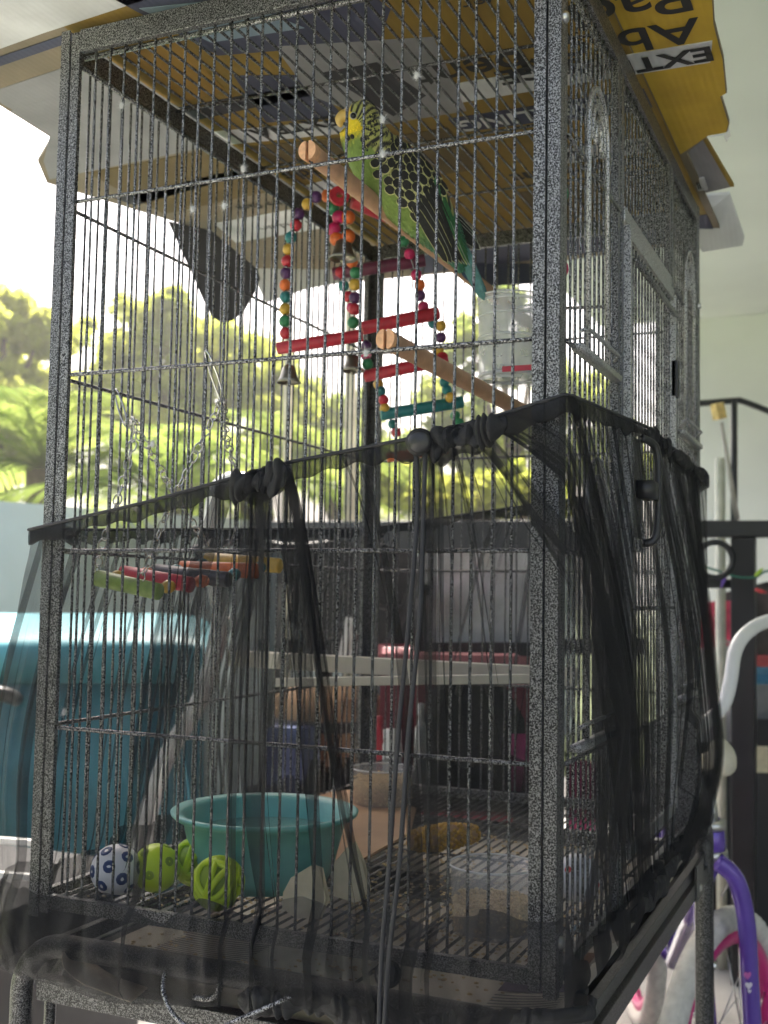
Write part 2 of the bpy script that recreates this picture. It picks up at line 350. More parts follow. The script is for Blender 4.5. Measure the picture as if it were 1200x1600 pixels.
mb = MB(); mb.slab([(A+.0105,.67,.655),(A+.0105,.73,.655),(A+.0105,.73,.700),(A+.0105,.67,.700)], (.003,0,0)); mb.build('bracket', M_STAND, stand, bevel=.002)
rail('low_shelf', (.0,.40,.16), (A,.40,.16), .74, .012, M_BLACKMAT, stand)
# tray
tray = thing('slide_out_tray', 'dark shallow slide-out tray under the cage floor', 'tray', (A/2,B/2,.672))
mb = MB(); mb.box((.02,.035,.680), (A-.012,B-.03,.684)); mb.build('tray_base', M_BLACKMAT, tray)
mb = MB()
mb.slab([(.06,.02,.672),(.09,.015,.655),(A-.09,.015,.655),(A-.06,.02,.672),(A-.06,.02,.69),(.06,.02,.69)], (0,.004,0)); mb.build('tray_front', mat('dark_brown_plastic', (.05,.03,.026), .3), tray, bevel=.001)
wire = spline([PY(258,1518,-.036), PY(255,1550,-.042), PY(275,1590,-.05), PY(320,1612,-.055), PY(380,1590,-.05), PY(455,1557,-.036)], 10)
mb = MB(); mb.tube(wire, .0021, 8); mb.build('wire_handle', M_BAR, tray, True)
mb = MB(); mb.tube(spline([PY(303,1557,-.036),PY(325,1560,-.037),PY(340,1552,-.037),PY(344,1535,-.037)], 5), .003, 8); mb.build('tray_hook', M_BAR, tray, True)
def sheet(name, label, x0, y0, x1, y1, z, seedv):
    r = random.Random(seedv); nx, ny = 16, 24; vs = []; fs = []
    for j in range(ny+1):
        for i in range(nx+1):
            u, v = i/nx, j/ny
            vs.append((x0+(x1-x0)*u, y0+(y1-y0)*v, z+.0035*math.sin(u*6+seedv)*math.sin(v*9+seedv*2)+.0035+(.016*u**4 if seedv == 1 else 0)))
    for j in range(ny):
        for i in range(nx): a = j*(nx+1)+i; fs.append((a,a+1,a+nx+2,a+nx+1))
    mb = MB(); mb.add(vs, fs); o = mb.build(name, M_PAPER, None, True); sm = o.modifiers.new('t','SOLIDIFY'); sm.thickness = .0008
    return tag(o, label, 'newspaper')
NP = [('newspaper', 'cream newspaper page lying along the door side of the tray', .33,.03,.5405,.60,.684,1),
      ('newspaper', 'newspaper sheet with fine printed lines under the front bowl side', .04,.05,.325,.40,.684,3),
      ('newspaper', 'crumpled newspaper spread on the tray towards the far end', .03,.53,.53,.77,.684,5)]
for a in NP: sheet(*a)
def sheet_z(x, y, a):
    u = (x-a[2])/(a[4]-a[2]); v = (y-a[3])/(a[5]-a[3]); return a[6]+.0035*math.sin(u*6+a[7])*math.sin(v*9+a[7]*2)+.0035+(.016*u**4 if a[7] == 1 else 0)
nps = [o for o in COL.objects if o.name.startswith('newspaper')]
def printed(a, par, x0, y0, x1, y1, mt, nm='print_block'):
    mb = MB(); k = 6
    vs = [(x0+(x1-x0)*i/k, y0+(y1-y0)*j/k, sheet_z(x0+(x1-x0)*i/k, y0+(y1-y0)*j/k, a)+.0012) for j in range(k+1) for i in range(k+1)]
    fs = [(j*(k+1)+i, j*(k+1)+i+1, (j+1)*(k+1)+i+1, (j+1)*(k+1)+i) for j in range(k) for i in range(k)]
    mb.add(vs, fs); mb.build(nm, mt, par, True)
printed(NP[0], nps[0], .46,.115,.525,.14, M_INKP); printed(NP[0], nps[0], .465,.155,.51,.18, M_INK); printed(NP[0], nps[0], .46,.20,.525,.245, M_INKR); printed(NP[0], nps[0], .47,.33,.525,.38, M_INKB)
for i in range(7): printed(NP[0], nps[0], .46,.062+i*.007,.528,.0645+i*.007, M_INK, 'print_line')
for i in range(12): printed(NP[0], nps[0], .46,.27+i*.02,.50+.02*(i % 2),.273+i*.02, M_INK, 'print_line')
for i in range(22): printed(NP[1], nps[1], .09,.055+i*.006,.2,.0578+i*.006, M_INK, 'print_line')
# curled liner card hanging over the front
mb = MB(); pl = spline([PY(98,1488,-.012), PY(100,1510,-.016), PY(125,1533,-.018), PY(160,1548,-.02), PY(205,1565,-.015)], 8)
pl2 = spline([PY(150,1490,.03), PY(165,1505,.03), PY(195,1522,.03), PY(225,1532,.03), PY(240,1535,.03)], 8)
k = len(pl); mb.add(pl+pl2, [(i,i+1,k+i+1,k+i) for i in range(k-1)]); o = mb.build('curled_liner', mat('beige_card', (.42,.35,.27), .8), None, True)
o.modifiers.new('t','SOLIDIFY').thickness = .0012; tag(o, 'beige card liner curling out below the front rail', 'card liner')
# ------------------------------------------------------------------ seed guard cloth
guard = thing('seed_guard', 'sheer black net skirt gathered round the lower half of the cage', 'seed guard', (A/2,B/2,ZB))
def interp(xs, ys, x): return float(np.interp(x, xs, ys))
G = .008
per = [A+2*G, B+2*G, A+2*G, B+2*G]; TOT = sum(per)
def path(t):
    t %= TOT
    if t < per[0]: return V((-G+t, -G, 0)), V((1,0,0)), V((0,-1,0))
    t -= per[0]
    if t < per[1]: return V((A+G, -G+t, 0)), V((0,1,0)), V((1,0,0))
    t -= per[1]
    if t < per[2]: return V((A+G-t, B+G, 0)), V((-1,0,0)), V((0,1,0))
    t -= per[2]; return V((-G, B+G-t, 0)), V((0,-1,0)), V((-1,0,0))
c1 = per[0]; c2 = c1+per[1]; c3 = c2+per[2]
def ztop(t): return interp([0,.15,.25,.30,.42,.5,c1,c1+.34,c2-.02,c2,c3,TOT], [1.120,1.147,1.169,1.180,1.197,1.213,1.229,1.250,1.241,1.24,1.17,1.120], t % TOT)
def zbot(t): return interp([0,.06,.17,.24,.34,.41,.49,c1,c1+.3,c2,c3,TOT], [.684,.682,.678,.690,.706,.702,.708,.726,.728,.732,.70,.684], t % TOT)
# fabric coordinate q in 0..1 -> place along the rim; gathers where the slope is low
def cum(dens):
    xs = np.linspace(0, TOT, 1200); d = np.array([dens(x) for x in xs]); c = np.concatenate([[0], np.cumsum((d[1:]+d[:-1])/2)]); return xs, c/c[-1]
def gs(x, c, s_, a): return a*math.exp(-((x-c)/s_)**2)
XT, CT = cum(lambda x: 1+gs(x,.285,.018,16)+gs(x,.262,.03,5)+gs(x,.45,.02,7)+gs(x,.485,.022,9)+gs(x,c1+.40,.03,3)+gs(x,c1+.52,.03,3)+gs(x,c1+.66,.05,2)+gs(x,c1-.002,.012,4)+gs(x,c2+.25,.1,2)+gs(x,c3+.4,.1,2))
XB, CB = cum(lambda x: 1+gs(x,.30,.05,3)+gs(x,.42,.04,5)+gs(x,.0,.05,2)+gs(x,TOT,.05,2)+gs(x,c1+.32,.08,2.5)+gs(x,c1+.6,.1,2)+gs(x,c2+.25,.1,2)+gs(x,c3+.4,.1,2))
NQ, NH = 2600, 46
qs = np.linspace(0, 1, NQ, endpoint=False)
xt = np.interp(qs, CT, XT); xb = np.interp(qs, CB, XB)
def noise1(q, fr, sd):
    r = np.random.default_rng(sd); out_ = np.zeros_like(q)
    for k in range(fr[0], fr[1]): out_ += r.normal()*np.sin(2*PI*k*q+r.uniform(0, 2*PI))
    return out_/math.sqrt((fr[1]-fr[0])/2)
n1 = noise1(qs, (14,40), 3); n2 = noise1(qs, (30,80), 4); n3 = noise1(qs, (60,170), 5); n4 = noise1(qs, (4,12), 6); n5 = noise1(qs, (10,60), 8); n6 = noise1(qs, (110,330), 14)
amp = np.clip(noise1(qs, (8,30), 9)*.5+.75, .2, 1.5)
vs = []; fs = []
hs = np.linspace(0, 1, NH)
for h in hs:
    e = h**.75
    for i in range(NQ):
        x = xt[i]*(1-e)+xb[i]*e
        # tangential sway makes the folds lap over each other
        sd_f = 1.0 if (xt[i] < c1 or xt[i] > c2) else .22
        x += sd_f*.0030*n6[i]*(1-.75*h)+sd_f*amp[i]*(.0125*n1[i]*(.25+.75*math.sin(PI*min(1,h*1.05)))+.0065*n2[i]*(1-.3*h))+.002*n3[i]
        p, tg, nr = path(x)
        zt_, zb_ = ztop(x), zbot(x); z = zt_+(zb_-zt_)*h
        bul = .028*(math.sin(PI*min(1, h**1.25)))*(.75+.35*n4[i])
        xm = x % TOT
        if xm > c3+.3 or xm < .12: bul = bul*1.25+.012*math.sin(PI*h)
        if xm < .16 or xm > c3: bul += .030*math.exp(-((h-.93)/.09)**2)
        if c1+.02 < xm < c1+.5: bul *= 1-.85*max(0, (h-.55)/.45)
        if c1+.5 < xm < c2: bul += .012*math.exp(-((h-.80)/.16)**2)
        off = max(.0015, bul)+sd_f*amp[i]*(.0055*n5[i]+.0035*n3[i])*(.35+.65*math.sin(PI*min(1, h)))+.0012*n3[i]+.0014*n6[i]*(1-.6*h)
        off = max(off, .0005+.0005*(i % 3)) if h < .97 else off-.004*(h-.97)/.03
        # corners: blend the normals
        for cc in (0, c1, c2, c3, TOT):
            dlt = xm-cc
            if abs(dlt) < .03:
                _, _, na = path(cc-.001+TOT); _, _, nb = path(cc+.001); f = .5+dlt/.06
                nr = na.lerp(nb, min(1, max(0, f)))
                break
        if xm < c1+.01 or xm > TOT-.02: off = max(off, .034*min(1, max(0, (.80-z)/.05))*min(1, .6+(z-.675)/.04)+.002*n3[i])
        q = p+nr*off; vs.append((q.x, q.y, z+.003*n4[i]*h))
for j in range(NH-1):
    for i in range(NQ):
        i2 = (i+1) % NQ; fs.append((j*NQ+i, j*NQ+i2, (j+1)*NQ+i2, (j+1)*NQ+i))
mb = MB(); mb.v = vs; mb.f = fs; mb.mi = [0]*len(fs); mb.build('skirt', M_NET, guard, True)
M_HEM = M_NET.copy(); M_HEM.name = 'sheer_black_hem'
for nd in M_HEM.node_tree.nodes:
    if nd.type == 'MAP_RANGE': nd.inputs[3].default_value = .5; nd.inputs[4].default_value = .72
# turned-up double cloth along the bottom edge
vs = []; fs = []; NB2, NH2 = 1400, 10
nn1 = noise1(np.linspace(0,1,NB2,endpoint=False), (30,150), 21); nn2 = noise1(np.linspace(0,1,NB2,endpoint=False), (6,40), 22)
for j in range(NH2):
    h = j/(NH2-1)
    for i in range(NB2):
        x = TOT*i/NB2+.004*nn1[i]*(1-h); p, tg, nr = path(x); xm = x % TOT; zb_ = zbot(x); z = zb_-.002+(.088+.006*nn2[i])*(1-h)*(.4 if c1 < xm < c2 else 1)
        o_ = .036 if (xm < c1 or xm > TOT-.1) else (.006 if xm < c2 else .02)
        for cc in (0, c1, c2, c3, TOT):
            dlt = xm-cc
            if abs(dlt) < .03:
                _, _, na = path(cc-.001+TOT); _, _, nb = path(cc+.001); nr = na.lerp(nb, min(1, max(0, .5+dlt/.06))); break
        q = p+nr*(o_*(.45+.55*math.sin(PI*(.15+.75*h)))+.0045*nn1[i]*math.sin(PI*min(1,.3+.7*h))+.003*nn2[i]); vs.append((q.x,q.y,z))
for j in range(NH2-1):
    for i in range(NB2): i2 = (i+1) % NB2; fs.append((j*NB2+i, j*NB2+i2, (j+1)*NB2+i2, (j+1)*NB2+i))
mb = MB(); mb.v = vs; mb.f = fs; mb.mi = [0]*len(fs); mb.build('bottom_hem', M_HEM, guard, True)
# gathered hem band at the rim: thin ribbon, puffed where it is gathered
vs = []; fs = []; NB = 1500; ring = 8
dens = lambda x: 1+gs(x,.275,.03,2.6)+gs(x,.465,.035,2.4)+gs(x,c1+.40,.05,1.6)+gs(x,c1+.6,.1,1)+gs(x,c1,.05,.6)
r2 = np.random.default_rng(11)
nb1 = noise1(np.linspace(0,1,NB,endpoint=False), (60,260), 12); nb2 = noise1(np.linspace(0,1,NB,endpoint=False), (20,90), 13)
for i in range(NB):
    x = TOT*i/NB; p, tg, nr = path(x); d_ = dens(x); z = ztop(x)
    th = .0012+.0016*(d_-1)*(1+.5*nb1[i]); hh = .0075+.0035*(d_-1)+.0012*nb2[i]
    for k in range(ring):
        a = 2*PI*k/ring; q = p+nr*(.002+abs(th)+max(.0008, abs(th))*math.cos(a)); vs.append((q.x, q.y, z-hh*.85+hh*math.sin(a)))
for i in range(NB):
    for k in range(ring):
        i2 = (i+1) % NB; k2 = (k+1) % ring; fs.append((i*ring+k, i2*ring+k, i2*ring+k2, i*ring+k2))
mb = MB(); mb.v = vs; mb.f = fs; mb.mi = [0]*len(fs)
mb.build('hem_band', M_HEM, guard, True)
# bunched black cloth at the drawstring points
def bunch(x0_, x1_, zf, rad, name, kfold, dz=0):
    # a scrunched tube of cloth: sharp creases across, flattened against the bars
    n_ = int((x1_-x0_)/.0009); rg = 18; vs = []; fs = []; r_ = random.Random(int(x0_*1e4)); ph = [r_.uniform(0, 6) for _ in range(6)]
    for i in range(n_+1):
        x = x0_+(x1_-x0_)*i/n_; p, tg, nr = path(x % TOT); z = zf(x); f = i/n_; env = min(1, 6*f, 6*(1-f))**.5*(.75+.25*math.sin(f*9+ph[0]))
        for k in range(rg):
            a = 2*PI*k/rg; w_ = x/kfold*PI+1.1*math.sin(a+ph[1])+.7*math.sin(2*a+ph[2]+x*60)+.9*math.sin(x*210+ph[3])
            rr_ = rad*env*(.50+.34*abs(math.sin(w_))+.14*math.sin(w_*.37+a*2+ph[4]))+.0012
            q = p+nr*(.003+(.014 if z < .8 and x < c1+.02 else 0)+rr_*.62*(1+math.cos(a)))+V((0,0,z-rad*.55+rr_*1.25*math.sin(a)*(1.25 if math.sin(a) < 0 else .85))); vs.append(tuple(q))
    for i in range(n_):
        for k in range(rg): k2 = (k+1) % rg; fs.append((i*rg+k, (i+1)*rg+k, (i+1)*rg+k2, i*rg+k2))
    mb = MB(); mb.v = vs; mb.f = fs; mb.mi = [0]*len(fs); return mb.build(name, M_BAND, guard, True)
bunch(.240,.304, ztop, .0145, 'gathered_cloth', .0085)
bunch(.436,.514, ztop, .0135, 'gathered_cloth', .0085)
bunch(.27,.40, lambda t: zbot(t)+.012, .015, 'gathered_cloth', .016)
bunch(.39,.50, lambda t: zbot(t)+.010, .014, 'gathered_cloth', .010)
bunch(.49,c1+.05, lambda t: zbot(t)+.010, .011, 'gathered_cloth', .014)
bunch(c1+.33,c1+.47, ztop, .008, 'gathered_cloth', .010)
bunch(c1+.50,c2-.02, ztop, .0085, 'gathered_cloth', .012)
bunch(c1+.22,c1+.62, lambda t: zbot(t)+.022, .011, 'gathered_cloth', .015)
# cord along the rim, hanging cords, toggles
mb = MB(); mb.tube([path(TOT*i/300)[0]+path(TOT*i/300)[2]*.004+V((0,0,ztop(TOT*i/300)+.001)) for i in range(300)], .0017, 6, closed=True); mb.build('drawstring', M_BLACKMAT, guard, True)
for dx_ in (0, 16):
    pts = [PY(650+dx_*.9,700,-.022), PY(652+dx_*.6,800,-.024), PY(640+dx_,960,-.04), PY(622+dx_,1150,-.05), PY(608+dx_,1350,-.058), PY(596+dx_*.7,1500,-.06), PY(592+dx_*.4,1640,-.062)]
    mb = MB(); mb.tube(spline(pts, 8), .0021, 7); mb.build('hanging_cord', M_BLACKMAT, guard, True)
for (u, v, y, rr_) in ((656,691,-.022,.0125),(606,1522,-.034,.0115)):
    c = PY(u, v, y); ax = (CAM-c).normalized()
    mb = MB(); mb.lathe([(0,-.012),(rr_*.8,-.012),(rr_*.95,-.006),(rr_,0),(rr_,.004),(rr_*.86,.0045),(rr_*.84,.006),(rr_*.78,.0095),(rr_*.5,.0115),(0,.012)], 24, c, ax); mb.build('toggle', M_BLACK, guard, True)
# ------------------------------------------------------------------ perches
def perch(label, x, z, y1, r=.0092):
    t = thing('perch', label, 'perch', (x,0,z), 'wooden dowel perches')
    mb = MB(); mb.tube([(x,.0085+ (y1-.0085)*i/12,z) for i in range(13)], r, 20, caps=False); mb.build('dowel', M_WOOD, t, True)
    mb = MB()
    for s_ in (-1, 1):
        arc = [(x+s_*(.0016+(r-.0016)*math.sin(PI*i/14)), -.0015+0.0, z+r*math.cos(PI*i/14)) for i in range(15)]
        mb.slab(arc if s_ > 0 else arc[::-1], (0,.0105,0))
    mb.build('notched_end', M_WOODEND, t); mb = MB(); mb.box((x-.0014,.006,z-r*.95),(x+.0014,.0084,z+r*.95)); mb.build('notch', M_BLACKMAT, t)
    mb = MB(); mb.lathe([(0,0),(r,0),(r,.002),(0,.002)], 16, (x,y1,z), (0,1,0)); mb.build('end_cap', M_WOODEND, t)
perch('upper long wooden dowel perch the green budgie sits on', .3005, 1.481, .79)
perch('lower wooden dowel perch below the beaded ladder', .385, 1.2925, .46)
def slat(label, p0, p1, th, dp):
    mb = MB(); mb.beam(p0, p1, dp, th); o = mb.build('flat_perch', M_SLAT, None, bevel=.001); return tag(o, label, 'perch', 'flat cream perches')
slat('upper cream flat wooden perch crossing the middle of the cage', PY(360,1028,.60), PY(900,1058,.60), .024, .02)
slat('lower shorter cream flat perch just under the longer one', PY(434,1066,.545), PY(835,1060,.545), .012, .02)
# ------------------------------------------------------------------ beaded ladder
lad = thing('ladder_toy', 'hanging ladder toy of coloured beads with red dowels and bells', 'bird toy', tuple(PY(560,330,.38)), )
def cz(x, y): return (400+x/2.667, 130+y/2.667)
BEADS = {}
def bead_mesh(mt):
    if mt.name not in BEADS:
        mb = MB(); mb.lathe([(.0012,-.0062),(.004,-.0058),(.0062,-.003),(.0068,0),(.0062,.003),(.004,.0058),(.0012,.0062)], 14)
        me = bpy.data.meshes.new('bead'); me.from_pydata(mb.v, [], mb.f); me.materials.append(mt); me.polygons.foreach_set('use_smooth', [True]*len(me.polygons)); BEADS[mt.name] = me
    return BEADS[mt.name]
def strand(pts, par, y, sc=1.0):
    P3 = []
    for (x, yy, mt) in pts:
        u, v = cz(x, yy); p = PY(u, v, y); P3.append(p)
        o = inst('bead', bead_mesh(mt), par, p, V((random.uniform(-.3,.3), random.uniform(-.3,.3), 1)).to_track_quat('Z','Y'), (sc,)*3)
    mb = MB(); mb.tube(P3, .0011, 5); mb.build('wire', M_CHROME, par, True)
R_, O_, Y_, G_, T_, P_, C_ = M_RED, M_ORANGE, M_YELLOW, M_GREEN, M_TEALW, M_PURPLE, M_CRIM
strand([(250,475,P_),(215,505,Y_),(178,545,P_),(166,592,R_),(145,643,T_),(136,693,Y_),(130,742,R_),(125,792,P_),(122,842,O_),(124,892,T_),(122,942,Y_),(120,992,G_),(123,1042,R_)], lad, .30, 1.12)
strand([(300,470,O_),(320,520,G_),(345,560,C_),(385,560,O_),(325,610,C_),(385,640,O_),(335,650,O_)], lad, .33, 1.3)
strand([(400,745,O_),(416,790,G_),(412,840,Y_),(412,895,P_),(410,942,R_),(405,997,G_)], lad, .36, 1.15)
strand([(348,790,R_),(365,845,T_),(385,890,R_),(400,935,C_)], lad, .40, 1.1)
strand([(615,660,G_),(640,712,C_),(668,800,C_),(682,842,O_),(684,886,P_),(697,932,C_)], lad, .42, 1.1)
strand([(460,1095,P_),(458,1132,C_),(465,1170,G_)], lad, .41, 1.1)
strand([(510,1255,Y_),(520,1283,T_),(532,1320,R_),(536,1355,Y_)], lad, .46, 1.05)
strand([(570,1420,T_),(584,1455,R_)], lad, .5, 1.05)
strand([(738,1000,T_),(770,1012,Y_),(770,1060,P_),(760,1112,Y_),(778,1142,R_)], lad, .46, 1.1)
strand([(785,1245,T_),(795,1278,T_),(810,1310,Y_)], lad, .5, 1.05); strand([(830,1385,G_),(845,1415,G_)], lad, .53, 1.05)
def dowel(p0, p1, y0_, y1_, mt, r):
    a = PY(*cz(*p0), y0_); b = PY(*cz(*p1), y1_); d = (b-a).normalized()
    mb = MB(); mb.tube([a, a+d*.001, b-d*.001, b], [r*.86, r, r, r*.86], 14); mb.build('dowel', mt, lad, True)
dowel((88,1106),(445,1050), .30,.335, M_RED, .0078); dowel((438,1022),(760,958), .36,.42, M_RED, .0085)
dowel((450,1222),(800,1150), .42,.46, M_RED, .0082); dowel((520,1382),(862,1328), .46,.52, M_TEALW, .0082)
dowel((320,795),(705,738), .40,.44, M_DKRED, .0085); dowel((545,1560),(800,1525), .52,.56, M_ORANGE, .007)
mb = MB(); c = PY(*cz(348,470), .32); mb.lathe([(.004,-.003),(.0125,-.003),(.0125,.003),(.004,.003),(.004,-.003)], 20, c, V((.5,-1,.2))); mb.build('ring_slice', M_RED, lad)
mb = MB(); mb.tube([c+V((.01,.02,0)), c+V((.045,.06,-.012))], .011, 14); mb.build('dowel', M_RED, lad, True)
def bell(u, v, y, r, h):
    c = PY(u, v, y); mb = MB()
    mb.lathe([(0,h),(r*.25,h*.98),(r*.5,h*.85),(r*.62,h*.55),(r*.74,h*.25),(r*1.0,.0),(r*.95,-.0005),(r*.7,h*.22),(r*.55,h*.6),(0,h*.9)], 22, c)
    b = mb.build('bell', M_BRASS, lad, True)
    mb = MB(); mb.tube([c+V((.003*math.cos(a*PI/6),0,h+.003+.004*math.sin(a*PI/6))) for a in range(12)], .0008, 5, closed=True); mb.build('bell_loop', M_CHROME, b, True)
    mb = MB(); mb.ball(c+V((0,0,-.002)), .0035, 8, 6); mb.build('clapper', M_BRASS, b, True)
bell(536,405,.33,.0185,.026); bell(451,598,.30,.0155,.023); bell(551,580,.40,.0155,.023)
mb = MB(); a = PY(*cz(300,430), .34); mb.tube([a, V((a.x,a.y,ZT-.012))], .0012, 5); mb.build('hanger', M_CHROME, lad, True)
# hanging block toy behind the near corner post
toy = thing('hanging_block_toy', 'string of coloured wooden blocks hanging behind the near corner post', 'bird toy', (.5,.1,1.4))
tx_ = PY(868,300,.13).x
zz = [(1.50,M_YELLOW),(1.475,M_GREEN),(1.45,M_LIME),(1.425,M_CRIM),(1.40,M_CRIM),(1.375,M_RED),(1.35,M_TEALW)]
for i, (z, mt) in enumerate(zz):
    mb = MB(); mb.ball((tx_+.003*math.sin(i*2),.13,z-.02), .0105, 14, 10); mb.build('block', mt, toy, True)
mb = MB(); mb.tube([(tx_,.13,ZT-.014),(tx_,.13,1.32)], .001, 5); mb.build('string', M_CHROME, toy)
# ------------------------------------------------------------------ swing bridge
sw = thing('bird_swing', 'chain hung swing bridge of coloured wooden dowels at the left', 'bird swing', tuple(PY(290,900,.15)))
DW = [((152,903),(250,925),.05,M_LIME,.0088), ((190,895),(300,914),.095,M_RED,.0085), ((240,893),(358,906),.14,M_CHAR,.0088), ((282,888),(402,892),.19,M_ORANGE,.0088), ((322,874),(438,884),.24,M_YELLOW,.0088)]
ends = []
for (a, b, y, mt, r) in DW:
    p, q = PY(*a, y), PY(*b, y); d = (q-p).normalized(); ends.append((p, q))
    mb = MB(); mb.tube([p, p+d*.0012, q-d*.0012, q], [r*.84, r, r, r*.84], 16); mb.build('dowel', mt, sw, True)
for i, mt in enumerate((M_YELLOW, M_ORANGE, M_TEALW, M_TEALW)):
    for e, f in ((0,.12),(1,.88)):
        c = ends[i][0].lerp(ends[i][1], f).lerp(ends[i+1][0].lerp(ends[i+1][1], f), .5)
        mb = MB(); d = (ends[i+1][1]-ends[i][1]).normalized(); mb.lathe([(.001,-.007),(.0055,-.006),(.0075,0),(.0055,.006),(.001,.007)], 14, c, d); mb.build('bead', mt, sw, True)
mb = MB()
mb.tube([(.0045*math.cos(a*PI/8), 0, .0062*math.sin(a*PI/8)) for a in range(16)], .00085, 5, closed=True)
LINK = bpy.data.meshes.new('chain_link'); LINK.from_pydata(mb.v, [], mb.f); LINK.materials.append(M_CHROME); LINK.polygons.foreach_set('use_smooth', [True]*len(LINK.polygons))
def chain(pts):
    pl = spline(pts, 12); ds = [0]
    for i in range(1, len(pl)): ds.append(ds[-1]+(pl[i]-pl[i-1]).length)
    k = int(ds[-1]/.0098)
    for i in range(k):
        s_ = ds[-1]*(i+.5)/k; j = int(np.searchsorted(ds, s_)); p = pl[j-1].lerp(pl[j], (s_-ds[j-1])/(ds[j]-ds[j-1])); d = (pl[j]-pl[j-1]).normalized()
        q = d.to_track_quat('Z','Y') @ Matrix.Rotation((i % 2)*PI/2+random.uniform(-.4,.4), 3, 'Z').to_quaternion()
        inst('chain_link', LINK, sw, p, q)
hookA = PX(182,614,.006); hookB = PY(325,557,.004)
hA = V((.02, hookA.y, hookA.z-.035)); hB = hookB+V((.005,.02,-.04))
e0, e1 = ends[0][0].lerp(ends[0][1], .06), ends[0][0].lerp(ends[0][1], .70); f0, f1 = ends[4][0].lerp(ends[4][1], .06), ends[4][0].lerp(ends[4][1], .8)
chain([hA, PY(212,665,.06), PY(190,760,.05), PY(160,850,.045), e0+V((-.006,0,.004))])
chain([hB, PY(315,690,.045), PY(262,800,.045), PY(232,880,.045), e1+V((0,-.004,.006))])
chain([hB, PY(355,690,.10), PY(378,760,.16), PY(410,840,.21), f1+V((0,0,.01))])
chain([hA, PY(225,690,.10), PY(272,770,.17), f0+V((0,0,.01))])
for h0, h1 in ((hookA, hA), (hookB, hB)):
    md = h0.lerp(h1, .5)
    mb = MB(); d = (h1-h0); sd = d.cross(V((.4,.9,0))).normalized()*.0055
    mb.tube(spline([h0+sd*.6, h0-d*.12, h0-sd*.7, md-sd, h1-sd*.6, h1+d*.1, h1+sd*.6, md+sd, h0+sd*.6], 5), .0012, 6); mb.build('snap_hook', M_CHROME, sw, True)
# ------------------------------------------------------------------ bowl, balls, dishes on the floor
bowl = thing('water_bowl', 'round teal plastic bowl with wide rim on the cage floor', 'bowl', (.178,.165,ZF))
bc = (.178,.165,ZF)
prof = [(0,.003),(.055,.003),(.062,.002),(.068,.0),(.074,.012),(.083,.045),(.088,.066),(.097,.069),(.1005,.072),(.1015,.075),(.099,.0765),(.092,.075),(.086,.071),(.080,.045),(.070,.012),(.062,.007),(0,.007)]
mb = MB(); mb.lathe(prof, 64, bc); mb.build('basin', M_TEAL, bowl, True)
mb = MB(); mb.lathe([(0,.052),(.0815,.052)], 48, bc); mb.build('water', mat('water', (.25,.5,.47), .05, 0, 0, alpha=.5), bowl)
def holed_ball(name, label, c, r, m1, m2, holes=14, hr=.2):
    t = thing(name, label, 'ball', c, 'toy balls on the cage floor')
    mb = MB(); mb.ball(c, r, 28, 18); mb.build('shell', m1, t, True)
    for i in range(holes):
        ph = math.acos(1-2*(i+.5)/holes); th = PI*(1+5**.5)*i+.6
        d = V((math.cos(th)*math.sin(ph), math.sin(th)*math.sin(ph), math.cos(ph)))
        mb = MB(); mb.lathe([(0,r*.985),(r*hr,r*(1-hr*hr/2)+.0006),(r*hr*1.25,r*(1-hr*hr*.78)+.0004),(r*hr*1.3,r*.95)], 10, c, d); mb.build('hole', m2, t, True)
M_BALLW = mat('white_ball_plastic', (.72,.74,.78), .35, 0, .04); M_BALLB = mat('blue_hole', (.02,.05,.16), .5)
M_BALLY = mat('lime_ball_plastic', (.58,.78,.02), .4, 0, .06); M_BALLD = mat('lime_hollow', (.24,.36,.02), .5)
holed_ball('toy_ball', 'white plastic ball with blue holes beside the front rail', (*PY(180,1394,.042)[:2], ZF+.0255), .0255, M_BALLW, M_BALLB, 20, .2)
holed_ball('toy_ball', 'lime green ball next to the white and blue ball', (*PY(243,1380,.072)[:2], ZF+.0245), .0245, M_BALLY, M_BALLD, 12, .16)
def lattice_ball(label, c, r):
    t = thing('toy_ball', label, 'ball', c, 'toy balls on the cage floor'); C3 = V(c)
    mb = MB(); mb.ball(c, r*.9, 20, 14); mb.build('core', M_BALLD, t, True)
    mb = MB()
    for i in range(9):
        ax = V((math.sin(i*2.4), math.cos(i*2.4), .9*math.sin(i*1.3))).normalized(); q = ax.to_track_quat('Z','Y')
        h = r*(.35 if i % 2 else -.3); rr_ = math.sqrt(r*r-h*h)
        mb.tube([C3+q @ V((rr_*math.cos(a*PI/14), rr_*math.sin(a*PI/14), h)) for a in range(28)], .0032, 6, closed=True)
    mb.build('lattice', M_BALLY, t, True)
lattice_ball('lime lattice ball half hidden behind the other lime ball', (*PY(305,1362,.115)[:2], ZF+.024), .0225)
lattice_ball('lime lattice ball with dark netting nearest the front rail', (*PY(340,1420,.045)[:2], ZF+.0255), .0235)
